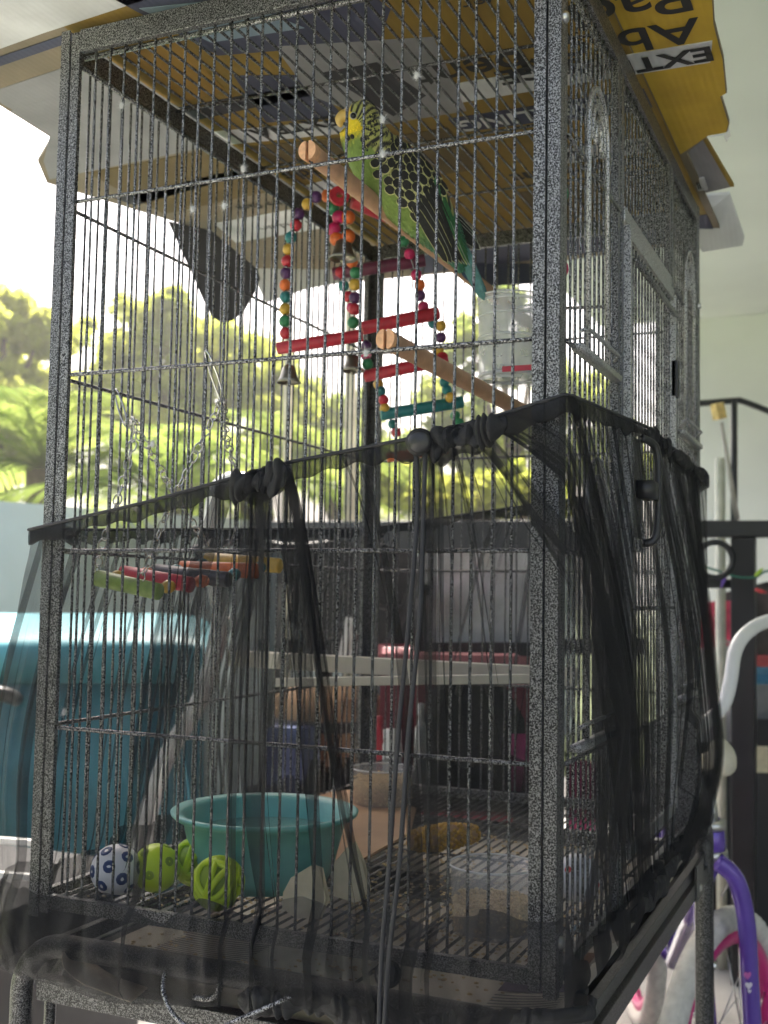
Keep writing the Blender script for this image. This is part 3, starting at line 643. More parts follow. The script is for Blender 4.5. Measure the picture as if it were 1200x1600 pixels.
def dish(name, label, c, r, h, fill, par_group, seeds=True):
    t = thing(name, label, 'container', c, par_group)
    mb = MB(); mb.lathe([(0,.001),(r*.93,.001),(r*.95,.004),(r,h-.003),(r+.0022,h-.002),(r+.0022,h),(r-.001,h),(r*.93,.0045),(0,.003)], 40, c); mb.build('cup', M_CLEAR, t, True)
    mb = MB(); mb.tube([V(c)+V(((r+.001)*math.cos(i*PI/24),(r+.001)*math.sin(i*PI/24),h)) for i in range(48)], .0011, 6, closed=True); mb.build('cup_rim', M_RIM, t, True)
    if seeds:
        mb = MB(); mb.lathe([(0,fill*1.1),(r*.5,fill*1.15),(r*.92,fill),(r*.92,.005),(0,.005)], 30, c); mb.build('seed_mass', M_SEED, t, True)
        me = MB().ball((0,0,0), .0027, 6, 4, (1,.7,.7)); mb = MB()
        for i in range(420):
            a = random.uniform(0, 2*PI); q = r*.92*math.sqrt(random.random()); s0 = random.random()
            if random.random() < .35: q = r*.915; zz_ = random.uniform(.006, fill)
            else: zz_ = fill*1.1+random.uniform(-.001,.003)
            mb.ball((c[0]+q*math.cos(a), c[1]+q*math.sin(a), c[2]+zz_), .0019+.001*s0, 5, 4, (1,.7,.7))
        o = mb.build('seed', M_SEED, t); o['kind'] = 'stuff'
p = PZ(765,1480,ZF); dish('seed_cup', 'clear round plastic seed cup in the near corner of the cage', (p.x-.012,p.y+.045,ZF), .04, .062, .026, 'clear plastic seed cups')
p = PZ(606,1255,ZF); dish('seed_cup', 'clear plastic seed cup at the far side of the cage floor', (p.x,p.y-.02,ZF), .046, .055, .036, 'clear plastic seed cups')
mb = MB(); c = (*PX(800,560,.505)[:2], 0); c = PY(796,598,.30)
dish('feeder_cup', 'clear plastic cup hung high beside the lower dowel perch', tuple(c), .036, .098, .02, None, False)
fcup = [o for o in COL.objects if o.name.startswith('feeder_cup')][0]
mb = MB(); mb.beam(PY(785,577,.262), PY(830,574,.262), .002, .006); mb.build('red_strip', M_RED, fcup)
for hh_, w_ in ((.006,.0022),(.05,.0014),(.075,.0014),(.092,.0018)):
    mb = MB(); mb.tube([V(c)+V((.0355*math.cos(i*PI/20),.0355*math.sin(i*PI/20),hh_)) for i in range(40)], w_, 6, closed=True); mb.build('cup_band', M_RIM, fcup, True)
mb = MB(); mb.lathe([(.0352,.0),(.0364,.098)], 36, c); mb.build('cup_wall', mat('frosted_plastic', (.8,.82,.8), .3, 0, .1, 60, alpha=.3), fcup, True)
mb = MB(); mb.tube([V(c)+V((.03,.01,.085)), V((A-.006,c.y+.03,c.z+.085))], .002, 6); mb.build('hanger_wire', M_CHROME, fcup)
p = PZ(905,1440,ZF); holed_ball('toy_ball', 'pale ball against the door side bars', (.505,PX(902,1440,.505).y,ZF+.024), .024, M_BALLW, mat('red_dot', (.5,.03,.03), .5), 6, .12)
# tan card, cream pieces, corn
def flatpiece(name, label, cat, px, z, mt, th=.003, grp=None, tilt=None):
    poly = [PZ(u, v, z) for u, v in px]
    if tilt: poly = [p+V((0,0,t_)) for p, t_ in zip(poly, tilt)]
    mb = MB(); mb.slab(poly, (0,0,-th)); return tag(mb.build(name, mt, None, bevel=.0006), label, cat, grp)
flatpiece('card_scrap', 'flat piece of brown card on the cage floor behind the bowl', 'card scrap', [(495,1240),(560,1232),(650,1262),(640,1300),(560,1345),(478,1362),(470,1300)], ZF+.004, C_TAN)
def upright_piece(name, label, cat, px, y, mt, grp):
    poly = [PY(u, v, y) for u, v in px]; lo = min(p.z for p in poly); poly = [p+V((0,.35*(p.z-lo),ZF-lo+.002)) for p in poly]
    mb = MB(); mb.slab(poly, (0,.008,-.001)); return tag(mb.build(name, mt, None, bevel=.002), label, cat, grp)
upright_piece('cuttlebone', 'rounded cream piece leaning below the bowl', 'cuttlebone', [(440,1405),(448,1385),(475,1368),(486,1372),(502,1415),(495,1440),(462,1438),(442,1425)], .055, M_CREAM, 'cream pieces by the bowl')
upright_piece('cuttlebone', 'tall pointed cream piece standing right of the bowl', 'cuttlebone', [(520,1390),(518,1345),(538,1318),(555,1345),(570,1385),(555,1400)], .13, M_CREAM, 'cream pieces by the bowl')
cob = thing('corn_cob', 'yellow brown corn cob lying on the cage floor', 'corn cob', tuple(PZ(690,1340,ZF)))
a, b = PZ(640,1335,ZF)+V((0,0,.016)), PZ(745,1322,ZF)+V((0,0,.016)); d = (b-a)
mb = MB(); mb.tube([a, a.lerp(b,.1), a.lerp(b,.5), a.lerp(b,.9), b], [.008,.013,.0145,.012,.006], 14); mb.build('cob', C_TAN, cob, True)
M_CORN = mat('corn_kernel', (.6,.36,.06), .5, 0, .4, 120); mb = MB(); q = d.normalized().to_track_quat('Z','Y')
for i in range(20):
    for j in range(14):
        t_ = (i+.5)/20; r_ = .0145*math.sin(PI*(.12+.8*t_))**.5
        if random.random() < .9: mb.ball(a.lerp(b, t_)+q @ V((r_*math.cos(2*PI*(j+.5*(i % 2))/14), r_*math.sin(2*PI*(j+.5*(i % 2))/14), 0)), .0030*random.uniform(.8,1.1), 6, 4)
o = mb.build('kernel', M_CORN, cob, True); o['kind'] = 'stuff'
mb = MB()
for i in range(1800):
    x, y = random.uniform(.05, A-.02), random.uniform(.02, .5)
    if (x-.178)**2+(y-.165)**2 < .075**2: continue
    low = random.random() < .6; mb.ball((x, y, .690+random.random()*.003 if low else ZF+.001), random.uniform(.0012,.0024), 5, 3, (1.3,.8,.6))
tag(mb.build('spilled_seed', M_SEED, None), 'seed husks scattered over the grate and tray', 'seed', None, 'stuff')
# ------------------------------------------------------------------ feathers
M_FEATH = mat('down', (.5,.5,.49), .9, 0, 0)
FL = [(190,165,-.003,'below the top left corner'),(380,264,.0,'on the top rung near the left'),(350,322,-.003,'on bars left of the ladder'),(301,327,-.003,'on bars furthest left below the top rung'),(598,187,-.003,'beside the budgie head'),(651,118,-.003,'above the budgie back'),(598,241,.0,'on the top rung below the budgie head'),(238,694,-.003,'above the swing chains'),(100,1113,-.003,'on the left post near the lowest rung'),(572,552,.0,'under the lower dowel perch end')]
for i, (u, v, y, where) in enumerate(FL):
    c = PY(u, v, y-.002); mb = MB(); r = random.Random(i); mb.ball(c, .0022, 7, 5, (1,.7,1.5))
    for k in range(150):
        d = V((r.gauss(0,.7), r.gauss(0,.5), r.gauss(.3,1.2))).normalized(); l = r.uniform(.0015,.0058); s_ = d.cross(V((r.random(),1,r.random()))).normalized()*.00013
        m_ = c+d*l*.5+V((r.gauss(0,.001),0,r.gauss(0,.001))); e = c+d*l+V((r.gauss(0,.0025),0,r.gauss(0,.0025)))
        mb.add([c-s_, c+s_, m_+s_, m_-s_, e], [(0,1,2,3),(3,2,4)])
    tag(mb.build('down_feather', M_FEATH, None), 'white fluff of down caught '+where, 'feather', 'down feathers on the bars')
# ------------------------------------------------------------------ the budgerigar
def attr_mat(name, rough=.8):
    mt = bpy.data.materials.new(name); mt.use_nodes = True; n = mt.node_tree; p = n.nodes['Principled BSDF']; p.inputs['Roughness'].default_value = rough
    p.inputs['Sheen Weight'].default_value = .15
    a = n.nodes.new('ShaderNodeAttribute'); a.attribute_name = 'plumage'
    g = n.nodes.new('ShaderNodeNewGeometry'); t = n.nodes.new('ShaderNodeTexNoise'); t.inputs['Scale'].default_value = 900; n.links.new(g.outputs['Position'], t.inputs['Vector'])
    h = n.nodes.new('ShaderNodeHueSaturation'); mr = n.nodes.new('ShaderNodeMapRange'); mr.inputs[3].default_value = .65; mr.inputs[4].default_value = 1.35
    n.links.new(t.outputs['Fac'], mr.inputs[0]); n.links.new(mr.outputs[0], h.inputs['Value']); n.links.new(a.outputs['Color'], h.inputs['Color']); n.links.new(h.outputs[0], p.inputs['Base Color'])
    b = n.nodes.new('ShaderNodeBump'); b.inputs['Strength'].default_value = .3; b.inputs['Distance'].default_value = .001; n.links.new(t.outputs['Fac'], b.inputs['Height']); n.links.new(b.outputs[0], p.inputs['Normal'])
    return mt
bird = thing('budgerigar', 'green budgie with yellow face and black scalloped wings on the upper perch', 'budgie', tuple(PD(640,340,1.27)))
SPN = [((545,180),1.185,.004),((550,181),1.185,.0145),((557,186),1.187,.0195),((563,197),1.19,.0208),((570,215),1.195,.0225),((584,240),1.205,.0262),((606,266),1.22,.0305),((634,295),1.235,.0315),((664,330),1.25,.0275),((690,364),1.265,.020),((708,390),1.275,.0130),((718,408),1.28,.0075),((724,420),1.283,.003)]
cen = spline([PD(*p, d) for p, d, r in SPN], 14); rad = [v.x*1.12 for v in spline([V((r,0,0)) for p, d, r in SPN], 14)]
KN = (CAM-PD(630,290,1.23)).normalized(); DN = (RT*.80+UP*.60); DN = (DN-KN*DN.dot(KN)).normalized()
NR, NS = len(cen), 72; bv = []; bcv = []
def mixc(a, b, t): return [a[i]*(1-t)+b[i]*t for i in range(3)]
GRN = (.19,.28,.06); YEL = (.72,.55,.02); BLK = (.012,.012,.012); OLV = (.42,.42,.13); TEAL_ = (.05,.20,.13)
for i in range(NR):
    s_ = i/(NR-1); t_ = (cen[min(i+1,NR-1)]-cen[max(i-1,0)]).normalized()
    dn = (DN-t_*DN.dot(t_)).normalized(); kn = t_.cross(dn)
    if kn.dot(KN) < 0: kn = -kn
    for j in range(NS):
        th = 2*PI*j/NS; cs, sn = math.cos(th), math.sin(th)
        rr_ = rad[i]*(1+.0*cs); q = cen[i]+dn*(cs*rr_)+kn*(sn*rr_*.92)
        bv.append(tuple(q))
        th2 = th if th < PI else 2*PI-th   # 0 dorsal .. PI ventral
        wob = .06*math.sin(th2*9+s_*25)
        if s_ < .36:      # head and neck: yellow face in front, barred nape
            front = th2+wob-(.9+1.3*max(0, s_-.12))
            if front > .55: c = mixc(YEL, GRN, min(1, max(0, (s_-.245)/.07)))
            elif s_ < .05: c = YEL
            else:
                k = math.sin(s_*175+th2*2.2+2.0*math.sin(th2*2)); c = mixc(OLV, BLK, min(1, max(0, (k+.25)*2)))
        else:
            if th2 > 1.55+wob: c = mixc(GRN, TEAL_, min(1, max(0, (s_-.66)/.12)))
            else:
                k = math.sin(s_*150+1.5*math.sin(th2*7)); c = mixc(OLV, BLK, min(1, max(0, (k+.35)*2)))
                if s_ > .72: c = (.03,.16,.08)
        bcv.append((*c, 1))
bf = [(i*NS+j, i*NS+(j+1) % NS, (i+1)*NS+(j+1) % NS, (i+1)*NS+j) for i in range(NR-1) for j in range(NS)]
mb = MB(); mb.v = bv; mb.f = bf; mb.mi = [0]*len(bf); body = mb.build('body', attr_mat('plumage'), bird, True)
ca = body.data.color_attributes.new('plumage', 'FLOAT_COLOR', 'POINT'); ca.data.foreach_set('color', np.array(bcv, dtype=np.float32).ravel())
fv = []; ff = []; fc = []; rb = random.Random(4)
for _ in range(3600):
    i = rb.randrange(6, NR-6); j = rb.randrange(NS); p = V(bv[i*NS+j]); t_ = (cen[i+1]-cen[i-1]).normalized(); nr = (p-cen[i]).normalized(); sd = t_.cross(nr)
    if i > NR*.38 and i < NR*.72 and (j < NS*.30 or j > NS*.70): continue
    l = rb.uniform(.0035,.0075)*(.6 if i < NR*.3 else 1); wd = rb.uniform(.0009,.0018); dr = (t_+nr*rb.uniform(.02,.22)+sd*rb.uniform(-.2,.2)).normalized(); k = len(fv); f_ = rb.uniform(.7,1.3)
    fv += [tuple(p-sd*wd*.5-nr*.0003), tuple(p+sd*wd*.5-nr*.0003), tuple(p+dr*l*.6+sd*wd+nr*.0004), tuple(p+dr*l), tuple(p+dr*l*.6-sd*wd+nr*.0004)]; ff.append((k,k+1,k+2,k+3,k+4)); c = bcv[i*NS+j]; fc += [(c[0]*f_, c[1]*f_, c[2]*f_, 1)]*5
mb = MB(); mb.v = fv; mb.f = ff; mb.mi = [0]*len(ff); o = mb.build('contour_feathers', body.data.materials[0], bird); o['kind'] = 'stuff'
o.data.color_attributes.new('plumage', 'FLOAT_COLOR', 'POINT').data.foreach_set('color', np.array(fc, dtype=np.float32).ravel())
def frame(i):
    t_ = (cen[min(i+1,NR-1)]-cen[max(i-1,0)]).normalized(); dn = (DN-t_*DN.dot(t_)).normalized(); kn = t_.cross(dn)
    if kn.dot(KN) < 0: kn = -kn
    return t_, dn, kn
def feather(p, t_, side, nrm, ln, wd, mats, name, rim=.18, par=bird):
    # rounded blade: pale rim plate with dark centre slightly proud
    side = (side-t_*side.dot(t_)).normalized(); mb = MB()
    out_ = [(0,.25),(.15,.42),(.45,.5),(.75,.46),(.92,.28),(1,0),(.92,-.28),(.75,-.46),(.45,-.5),(.15,-.42),(0,-.25)]
    P1 = [p+t_*(a*ln)+side*(b*wd)+nrm*(.0012*(1-a)-.0006*abs(b)) for a, b in out_]
    mb.m = 0; mb.slab(P1, -nrm*.0004)
    mb.m = 1; P2 = [p+t_*((a*(1-rim*wd/ln)-.01)*ln)+side*(b*wd*(1-rim*2))+nrm*(.0012*(1-a)-.0006*abs(b)+.0003) for a, b in out_]
    mb.slab(P2, nrm*.0003)
    return mb.build(name, mats, par)
M_FRIM = mat('feather_rim', (.55,.54,.25), .85, 0, .3, 300); M_FBLK = mat('feather_dark', (.022,.022,.02), .8, 0, .4, 300); M_FGRN = mat('feather_green', (.04,.17,.06), .7, 0, .3, 300)
M_FTEAL = mat('feather_teal', (.08,.22,.22), .6, 0, .25, 200); M_FBLUE = mat('feather_blue', (.02,.05,.11), .6, 0, .3, 200); M_FWHT = mat('feather_grey', (.35,.37,.3), .8, 0, .3, 200)
# coverts in overlapping rows over the near wing
rows = 8
for a in range(rows):
    i = int(NR*(0.40+.031*a)); t_, dn, kn = frame(i)
    cnt = 6
    for b in range(cnt):
        th = .25+(b+.5*(a % 2))*1.75/cnt
        nrm = (dn*math.cos(th)+kn*math.sin(th)*.92); p = cen[i]+nrm*(rad[i]+.0012+.0006*a/rows)
        sd = (-dn*math.sin(th)+kn*math.cos(th))
        feather(p, (t_+nrm*.04).normalized(), sd, nrm, .0105+.0008*a, .0118, [M_FRIM, M_FBLK], 'covert_feather', .11)
# flight feathers folded along the side
for k in range(8):
    i = int(NR*.60); t_, dn, kn = frame(i); th = .55+k*.16
    nrm = dn*math.cos(th)+kn*math.sin(th); p = cen[i]+nrm*(rad[i]+.0022+.0005*k); tgt = PD(738-2*k, 425+k*4, 1.262); dr = (tgt-p).normalized(); sd = (-dn*math.sin(th)+kn*math.cos(th))
    nn = (nrm-dr*nrm.dot(dr)).normalized()
    feather(p, dr, sd, nn, (tgt-p).length*(.93-.035*k), .0105, [M_FRIM if k % 2 else M_FWHT, M_FBLK if k > 1 else M_FGRN], 'flight_feather', .07)
# far wing tip
for k in range(3):
    p = PD(690,320+6*k,1.285); tgt = PD(745+3*k,375+8*k,1.30); dr = (tgt-p).normalized()
    feather(p, dr, DN.cross(dr).cross(dr), (KN-dr*KN.dot(dr)).normalized(), (tgt-p).length, .012, [M_FWHT, M_FBLK], 'flight_feather', .06)
for k, (u0, v0, u1, v1, mt, wd) in enumerate([(712,372,757,470,M_FTEAL,.014),(705,380,748,452,M_FBLUE,.012),(718,380,740,430,M_FTEAL,.016),(708,385,735,440,M_FBLUE,.011),(722,382,763,474,M_FTEAL,.010)]):
    p = PD(u0,v0,1.272+.002*k); tgt = PD(u1,v1,1.285+.002*k); dr = (tgt-p).normalized()
    feather(p, dr, DN, (KN-dr*KN.dot(dr)).normalized(), (tgt-p).length, wd, [mt, mt], 'tail_feather', .1)
# beak, cere, eye, throat spots
bk = PD(538,186,1.183); mb = MB()
mb.tube(spline([PD(546,182,1.184), PD(537,181,1.183), PD(531,188,1.183), PD(533,199,1.184)], 6), [.0062,.0064,.0066,.0066,.0066,.0066,.0064,.0063,.0062,.006,.0058,.0055,.005,.0045,.004,.0034,.0026,.0018,.0008], 12); mb.build('beak', mat('beak_horn', (.62,.42,.12), .4), bird, True)
mb = MB(); mb.ball(PD(543,172,1.179), .0034, 10, 8); mb.build('cere', mat('cere_tan', (.5,.36,.24), .6), bird, True)
i = int(NR*.155); t_, dn, kn = frame(i)
ec = PD(552,181,1.1685); mb = MB(); mb.ball(ec, .0031, 14, 10); e_ = mb.build('eye', mat('eye_black', (.01,.01,.01), .08, 0, 0), bird, True)
mb = MB(); mb.tube([ec+(RT*math.cos(a*PI/8)+UP*math.sin(a*PI/8))*.0032 for a in range(16)], .0007, 6, closed=True); mb.build('eye_ring', mat('eye_ring_grey', (.4,.4,.36), .7), e_, True)
for (u, v) in ((551,213),(560,208),(543,216)):
    c = PD(u,v,1.176); mb = MB(); mb.ball(c, .0026, 10, 8, (1,1,1.2)); mb.build('throat_spot', M_FBLK, bird, True)
M_FOOT = mat('grey_pink_foot', (.35,.25,.22), .7)
for y in (.215,.262):
    mb = MB(); pc = V((.3005,y,1.481)); mb.tube([PD(600+ (y-.2)*900,300+(y-.2)*700,1.25), pc+V((.004,0,.012))], [.006,.003], 8)
    for k in range(4):
        dy = (-.006,.004,-.002,.008)[k]; sg = 1 if k < 2 else -1
        mb.tube(spline([pc+V((0,0,.011)), pc+V((sg*.006,dy*.6,.0105)), pc+V((sg*.0108,dy,.004)), pc+V((sg*.0108,dy*1.1,-.004))], 4), [.0022]*6+[.002]*4+[.0017,.0013,.0008], 7)
    mb.build('foot', M_FOOT, bird, True)
# ------------------------------------------------------------------ cardboard on the roof
ZC = 1.6625
cb = thing('cardboard_cover', 'flattened yellow printed cardboard box lying over the cage roof', 'cardboard', (.2,.4,ZC))
def flat(px, z): return [PZ(u, v, z) for u, v in px]
base = [(-.20,-.16,ZC),(.15,-.15,ZC),(.58,-.12,ZC)]
right = flat([(1112,-30),(1115,0),(1117,38),(1131,92),(1136,145),(1127,150),(1140,192),(1136,206),(1108,211)], ZC)
outl = [V(p) for p in base]+right+[V((.56,.60,ZC)),V((.56,1.0,ZC)),V((.22,1.03,ZC)),V((-.12,1.02,ZC)),V((-.30,.95,ZC)),V((-.255,.60,ZC)),V((-.335,.372,ZC)),V((-.29,.30,ZC)),V((-.215,.24,ZC)),V((-.207,.13,ZC))]
mb = MB(); mb.slab(outl, (0,0,.005)); mb.build('sheet', C_KRAFT, cb)
mb = MB(); mb.slab([(.0,-.14,ZC-.0005),(.55,-.11,ZC-.0005),(.55,.99,ZC-.0005),(.0,1.0,ZC-.0005)], (0,0,.0004)); mb.build('printed_panel', C_YEL, cb)  # yellow darkened to imitate the dim underside
def patch(pts, mt, nm='printed_panel', dz=.0012, par=cb):
    mb = MB(); mb.slab([V((p[0],p[1],ZC-dz)) for p in pts], (0,0,.0008)); return mb.build(nm, mt, par)
patch([(-.195,-.155),(.14,-.145),(.12,-.012),(-.03,.005),(-.2,.03)], C_WHITE)  # pale patch: light on the front-lit bend put into the colour
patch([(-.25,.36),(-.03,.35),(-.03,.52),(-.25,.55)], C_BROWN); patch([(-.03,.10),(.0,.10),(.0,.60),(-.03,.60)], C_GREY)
patch([(.02,.36),(.16,.38),(.16,.44),(.02,.43)], C_BROWN); patch([(.19,.40),(.29,.40),(.29,.55),(.19,.55)], C_BROWN); patch([(.30,.66),(.54,.66),(.54,.80),(.30,.80)], C_BROWN)  # brown panels darken the underside in place of shade
patch([(-.2,.10),(.0,.07),(.0,.13),(-.2,.16)], C_GREY, dz=.0010); patch([(.11,.17),(.19,.20),(.18,.32),(.08,.30)], C_NAVY, dz=.0012); patch([(.36,-.10),(.50,-.10),(.47,.03),(.38,.04)], C_NAVY)
patch([(-.2,.042),(.0,.015),(.0,.030),(-.2,.058)], C_NAVY, dz=.0014)
patch([(-.205,.15),(-.03,.12),(-.03,.34),(-.32,.36),(-.28,.30),(-.21,.23)], C_GREY)
patch([(.0,.08),(.10,.06),(.08,.20),(.0,.21)], C_OR)
patch([(-.28,.46),(-.0,.42),(-.0,.44),(-.27,.5)], C_DARK)
patch([(.06,-.14),(.30,-.13),(.34,.10),(.30,.16),(.12,.12)], C_NAVY); patch([(.10,.0),(.2,.02),(.24,.10),(.13,.09)], C_BLUE, dz=.0018)
patch([(.19,.125),(.36,.17),(.33,.36),(.22,.36),(.17,.25)], C_GREY, dz=.0016); patch([(.21,.2),(.28,.2),(.30,.30),(.24,.34)], C_DARK, dz=.0022)
patch([(.0,.22),(.17,.22),(.17,.25),(.0,.26)], C_DARK); patch([(.0,.30),(.18,.33),(.18,.37),(.0,.345)], C_WHITE)
patch([(.30,.375),(.545,.38),(.545,.435),(.30,.42)], C_NAVY); patch([(.02,.52),(.10,.50),(.12,.54),(.02,.56)], C_WHITE)
patch([(.05,.60),(.18,.60),(.18,.615),(.05,.615)], C_DARK); patch([(-.2,.62),(.0,.60),(.0,.70),(-.22,.72)], C_WHITE)
patch([(.0,.88),(.55,.86),(.55,.98),(.0,1.01)], C_NAVY)
patch([(p.x,p.y) for p in [V((.552,-.11,0))]+[q-V((.0015,0,0)) for q in right]+[V((.552,.60,0))]], C_YEL2, 'printed_panel', .0006)  # lit tone of the same yellow on the right overhang
def text(body_, loc, size, mt, par, nm='lettering', rot=PI, flatdown=True, bold=.0, dirx=None):
    cu = bpy.data.curves.new('lettering', 'FONT'); cu.body = body_; cu.size = size; cu.extrude = .0002; cu.offset = bold
    o = bpy.data.objects.new('tmp', cu); COL.objects.link(o); dg = bpy.context.evaluated_depsgraph_get(); dg.update()
    me = bpy.data.meshes.new_from_object(o.evaluated_get(dg)); bpy.data.objects.remove(o); bpy.data.curves.remove(cu)
    me.materials.clear(); me.materials.append(mt)
    # text faces down: text x -> dirx, text y -> +Y of the roof sheet
    dx_ = V(dirx) if dirx else V((-1,0,0)); dx_.normalize(); nz = V((0,0,-1)); dy_ = nz.cross(dx_)
    R3 = Matrix((dx_, dy_, nz)).transposed()
    for v in me.vertices: v.co = V(loc)+R3 @ v.co
    ob = bpy.data.objects.new(nm, me); COL.objects.link(ob); put(ob, par); return ob
ZX = ZC-.0016
e1_ = PZ(1100,66,ZC); e2_ = PZ(1100,104,ZC); band = [PZ(1113,58,ZC), PZ(1118,98,ZC), PZ(985,112,ZC)]
pa, pb = PZ(1113,62,ZC), PZ(1110,96,ZC)
patch([(pa.x,pa.y),(pb.x,pb.y),(.30,pb.y-.005),(.30,pa.y-.005)], C_WHITE, 'label_band', .0012)
hh = pb.y-pa.y
text('EXTRA', (.634, pa.y+.010, ZX-.001), hh*.95, M_TXT, cb, bold=.0012)
pc_ = PZ(1085,52,ZC); text('Absorbent', (.628, PZ(1085,26,ZC).y, ZX), .075, M_TXT, cb, bold=.0008)
text('Pack', (.632, PZ(1080,-6,ZC).y-.03, ZX), .08, M_TXT, cb, bold=.0008)
text('Petri', (.62, .05, ZX), .04, M_TXT, cb)
text('LARGE', (.545,.270,ZX-.002), .05, M_TXT, cb, bold=.001); text('SPARKLING', (.535,.385,ZX-.001), .045, C_WHITE, cb, bold=.001)
text('EXTRA', (.525,.535,ZX), .045, M_TXT, cb, bold=.001); text('Absorbent', (.53,.585,ZX), .05, M_TXT, cb, bold=.001); text('Pads', (.52,.64,ZX), .055, M_TXT, cb, bold=.001)
patch([(.54,.525),(.40,.525),(.40,.575),(.54,.575)], C_WHITE, 'label_band', .0011)
text('EXTRA', (.17,.31,ZX-.001), .04, M_TXT, cb, bold=.001); text('Pads', (.10,.46,ZX), .05, M_TXT, cb); text('absorbs fast', (.02,.56,ZX), .03, M_TXT, cb); text('fresh and dry', (.0,.66,ZX), .028, M_TXT, cb)
text('fashion', (.42,.06,ZX), .035, M_TXT, cb); text('top layer', (.52,.11,ZX), .03, M_TXT, cb)
# loose flaps
def flap(name, label, pts3, mt, th=(0,0,.004), edge=None):
    mb = MB(); mb.slab(pts3, th); return tag(mb.build(name, mt, None), label, 'cardboard', 'loose cardboard pieces round the roof')
f2 = [PD(1018,150,1.50), PD(1058,146,1.46), PD(1143,292,1.62), PD(1100,302,1.70)]
o = flap('cardboard_flap', 'grey undersided cardboard flap with yellow edge at the right', f2, C_GREY)
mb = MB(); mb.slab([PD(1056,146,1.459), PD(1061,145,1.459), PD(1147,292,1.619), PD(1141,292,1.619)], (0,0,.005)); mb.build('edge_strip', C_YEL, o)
mb = MB(); mb.slab([PD(1085,282,1.648), PD(1100,279,1.632), PD(1106,297,1.65), PD(1091,299,1.67)], (0,0,.003)); mb.build('barcode_label', C_WHITE, o)
for k in range(5):
    mb = MB(); mb.slab([PD(1087+3*k,284-k*.6,1.644), PD(1088.3+3*k,283.7-k*.6,1.643), PD(1093+3*k,296-k*.4,1.655), PD(1091.7+3*k,296.3-k*.4,1.656)], (0,0,.001)); mb.build('barcode_line', M_TXT, o)
flap('cardboard_flap', 'pale grey cardboard corner sticking out below the others at right', [PD(1080,308,1.82), PD(1140,303,1.80), PD(1163,372,1.86), PD(1160,384,1.87), PD(1098,394,1.88), PD(1070,360,1.85)], C_WHITE)
flap('cardboard_flap', 'black rounded flap hanging down behind the left bars', [PD(u,v,1.86) for u, v in ((262,345),(330,360),(402,420),(406,434),(398,455),(380,487),(362,500),(345,503),(330,493),(318,470),(300,428),(280,385))], C_DARK, (.006*FW.x,.006*FW.y,0))
flap('cardboard_flap', 'pale grey cardboard flap drooping at the far end of the roof', [PD(u,v,2.12) for u, v in ((385,375),(560,388),(840,372),(840,415),(700,420),(620,418),(560,436),(480,450),(415,472),(400,440))], C_WHITE, (.006*FW.x,.006*FW.y,0))
flap('cardboard_flap', 'dark strip of card hanging right of the far roof flap', [PD(u,v,2.06) for u, v in ((735,408),(835,402),(835,442),(760,446))], C_NAVY, (.006*FW.x,.006*FW.y,0))
mb = MB(); mb.slab([PZ(u,v,ZC+.02) for u, v in ((1060,180),(1138,198),(1142,212),(1135,222),(1130,212),(1110,214))], (0,0,.002)); tag(mb.build('torn_tape', M_CLEAR.copy(), None), 'torn clear tape at the cardboard edge on the right', 'tape')
# ------------------------------------------------------------------ background: garden side
def pslab(name, label, cat, px, d, th, mt, grp=None, bevel=0):
    f = V((FW.x,FW.y,0)).normalized()
    mb = MB(); mb.slab([PD(u,v,d) for u, v in px], f*th); return tag(mb.build(name, mt, None, bevel=bevel), label, cat, grp)
M_GWALL = mat('pale_blue_render', (.42,.47,.48), .9, 0, .1, 3, .3, 60)
wa, wb = PD(-120,774,4.6), PD(900,852,9.0)
mb = MB(); mb.slab([V((wa.x,wa.y,0)), V((wb.x,wb.y,0)), V((wb.x,wb.y,wb.z)), V((wa.x,wa.y,wa.z))], V((-.05,.12,0)))
tag(mb.build('garden_wall', M_GWALL), 'pale blue grey garden wall behind the teal bin', 'wall')
binm = mat('teal_bin_plastic', (.03,.23,.285), .45, 0, .12, 5, .15, 60)
bin_ = thing('storage_bin', 'large teal plastic bin with rounded lid at the left', 'bin', (*PD(120,1300,3.4)[:2],0))
def bin_shell(nm, prof, u0, u1, taper):
    # prof: (pixel row, distance) from the front foot over the top; swept to the right end where it rounds off
    cols = [(u0,1.0),(u1-90,1.0),(u1-50,.985),(u1-22,.94),(u1-6,.86),(u1,.74)] if taper else [(u0,1),(u1-12,1),(u1,.99)]
    vs = []; k = len(prof)
    for u, f in cols:
        base = PD(u, prof[0][0], prof[0][1])
        for v, d in prof:
            q = PD(u, v, d); q = base.lerp(q, 1) if f == 1 else V((base.x+(q.x-base.x)*f, base.y+(q.y-base.y)*f, base.z+(q.z-base.z)*f)); vs.append(q)
    fs = [(i*k+j, (i+1)*k+j, (i+1)*k+j+1, i*k+j+1) for i in range(len(cols)-1) for j in range(k-1)]+[tuple((len(cols)-1)*k+j for j in range(k))]
    mb = MB(); mb.add(vs, fs); return mb.build(nm, binm, bin_, True)
bin_shell('lid', [(1068,3.36),(1056,3.33),(1030,3.33),(1012,3.335),(1000,3.36),(990,3.42),(978,3.55),(966,3.75),(958,4.0),(962,4.1),(1040,4.1)], -260, 330, True)
bin_shell('tub', [(1500,3.40),(1300,3.39),(1064,3.37),(1064,4.0)], -255, 318, False)
mb = MB(); mb.tube(spline([PD(-60,1080,3.2),PD(0,1084,3.2),PD(22,1090,3.25),PD(24,1092,3.33)], 5), .022, 8); mb.build('handle', M_BLACK, bin_, True)
bench = thing('white_bench', 'low white slatted bench in front of the teal bin', 'bench', (*PD(-20,1330,2.6)[:2],0))
for v0, dd in ((1308,2.12),(1362,2.0)):
    a, b = PD(-160,v0-8,dd), PD(68,v0+10,dd); mb = MB(); mb.beam(a, b, .012, .012); mb.build('slat', M_WHITE, bench, bevel=.003)
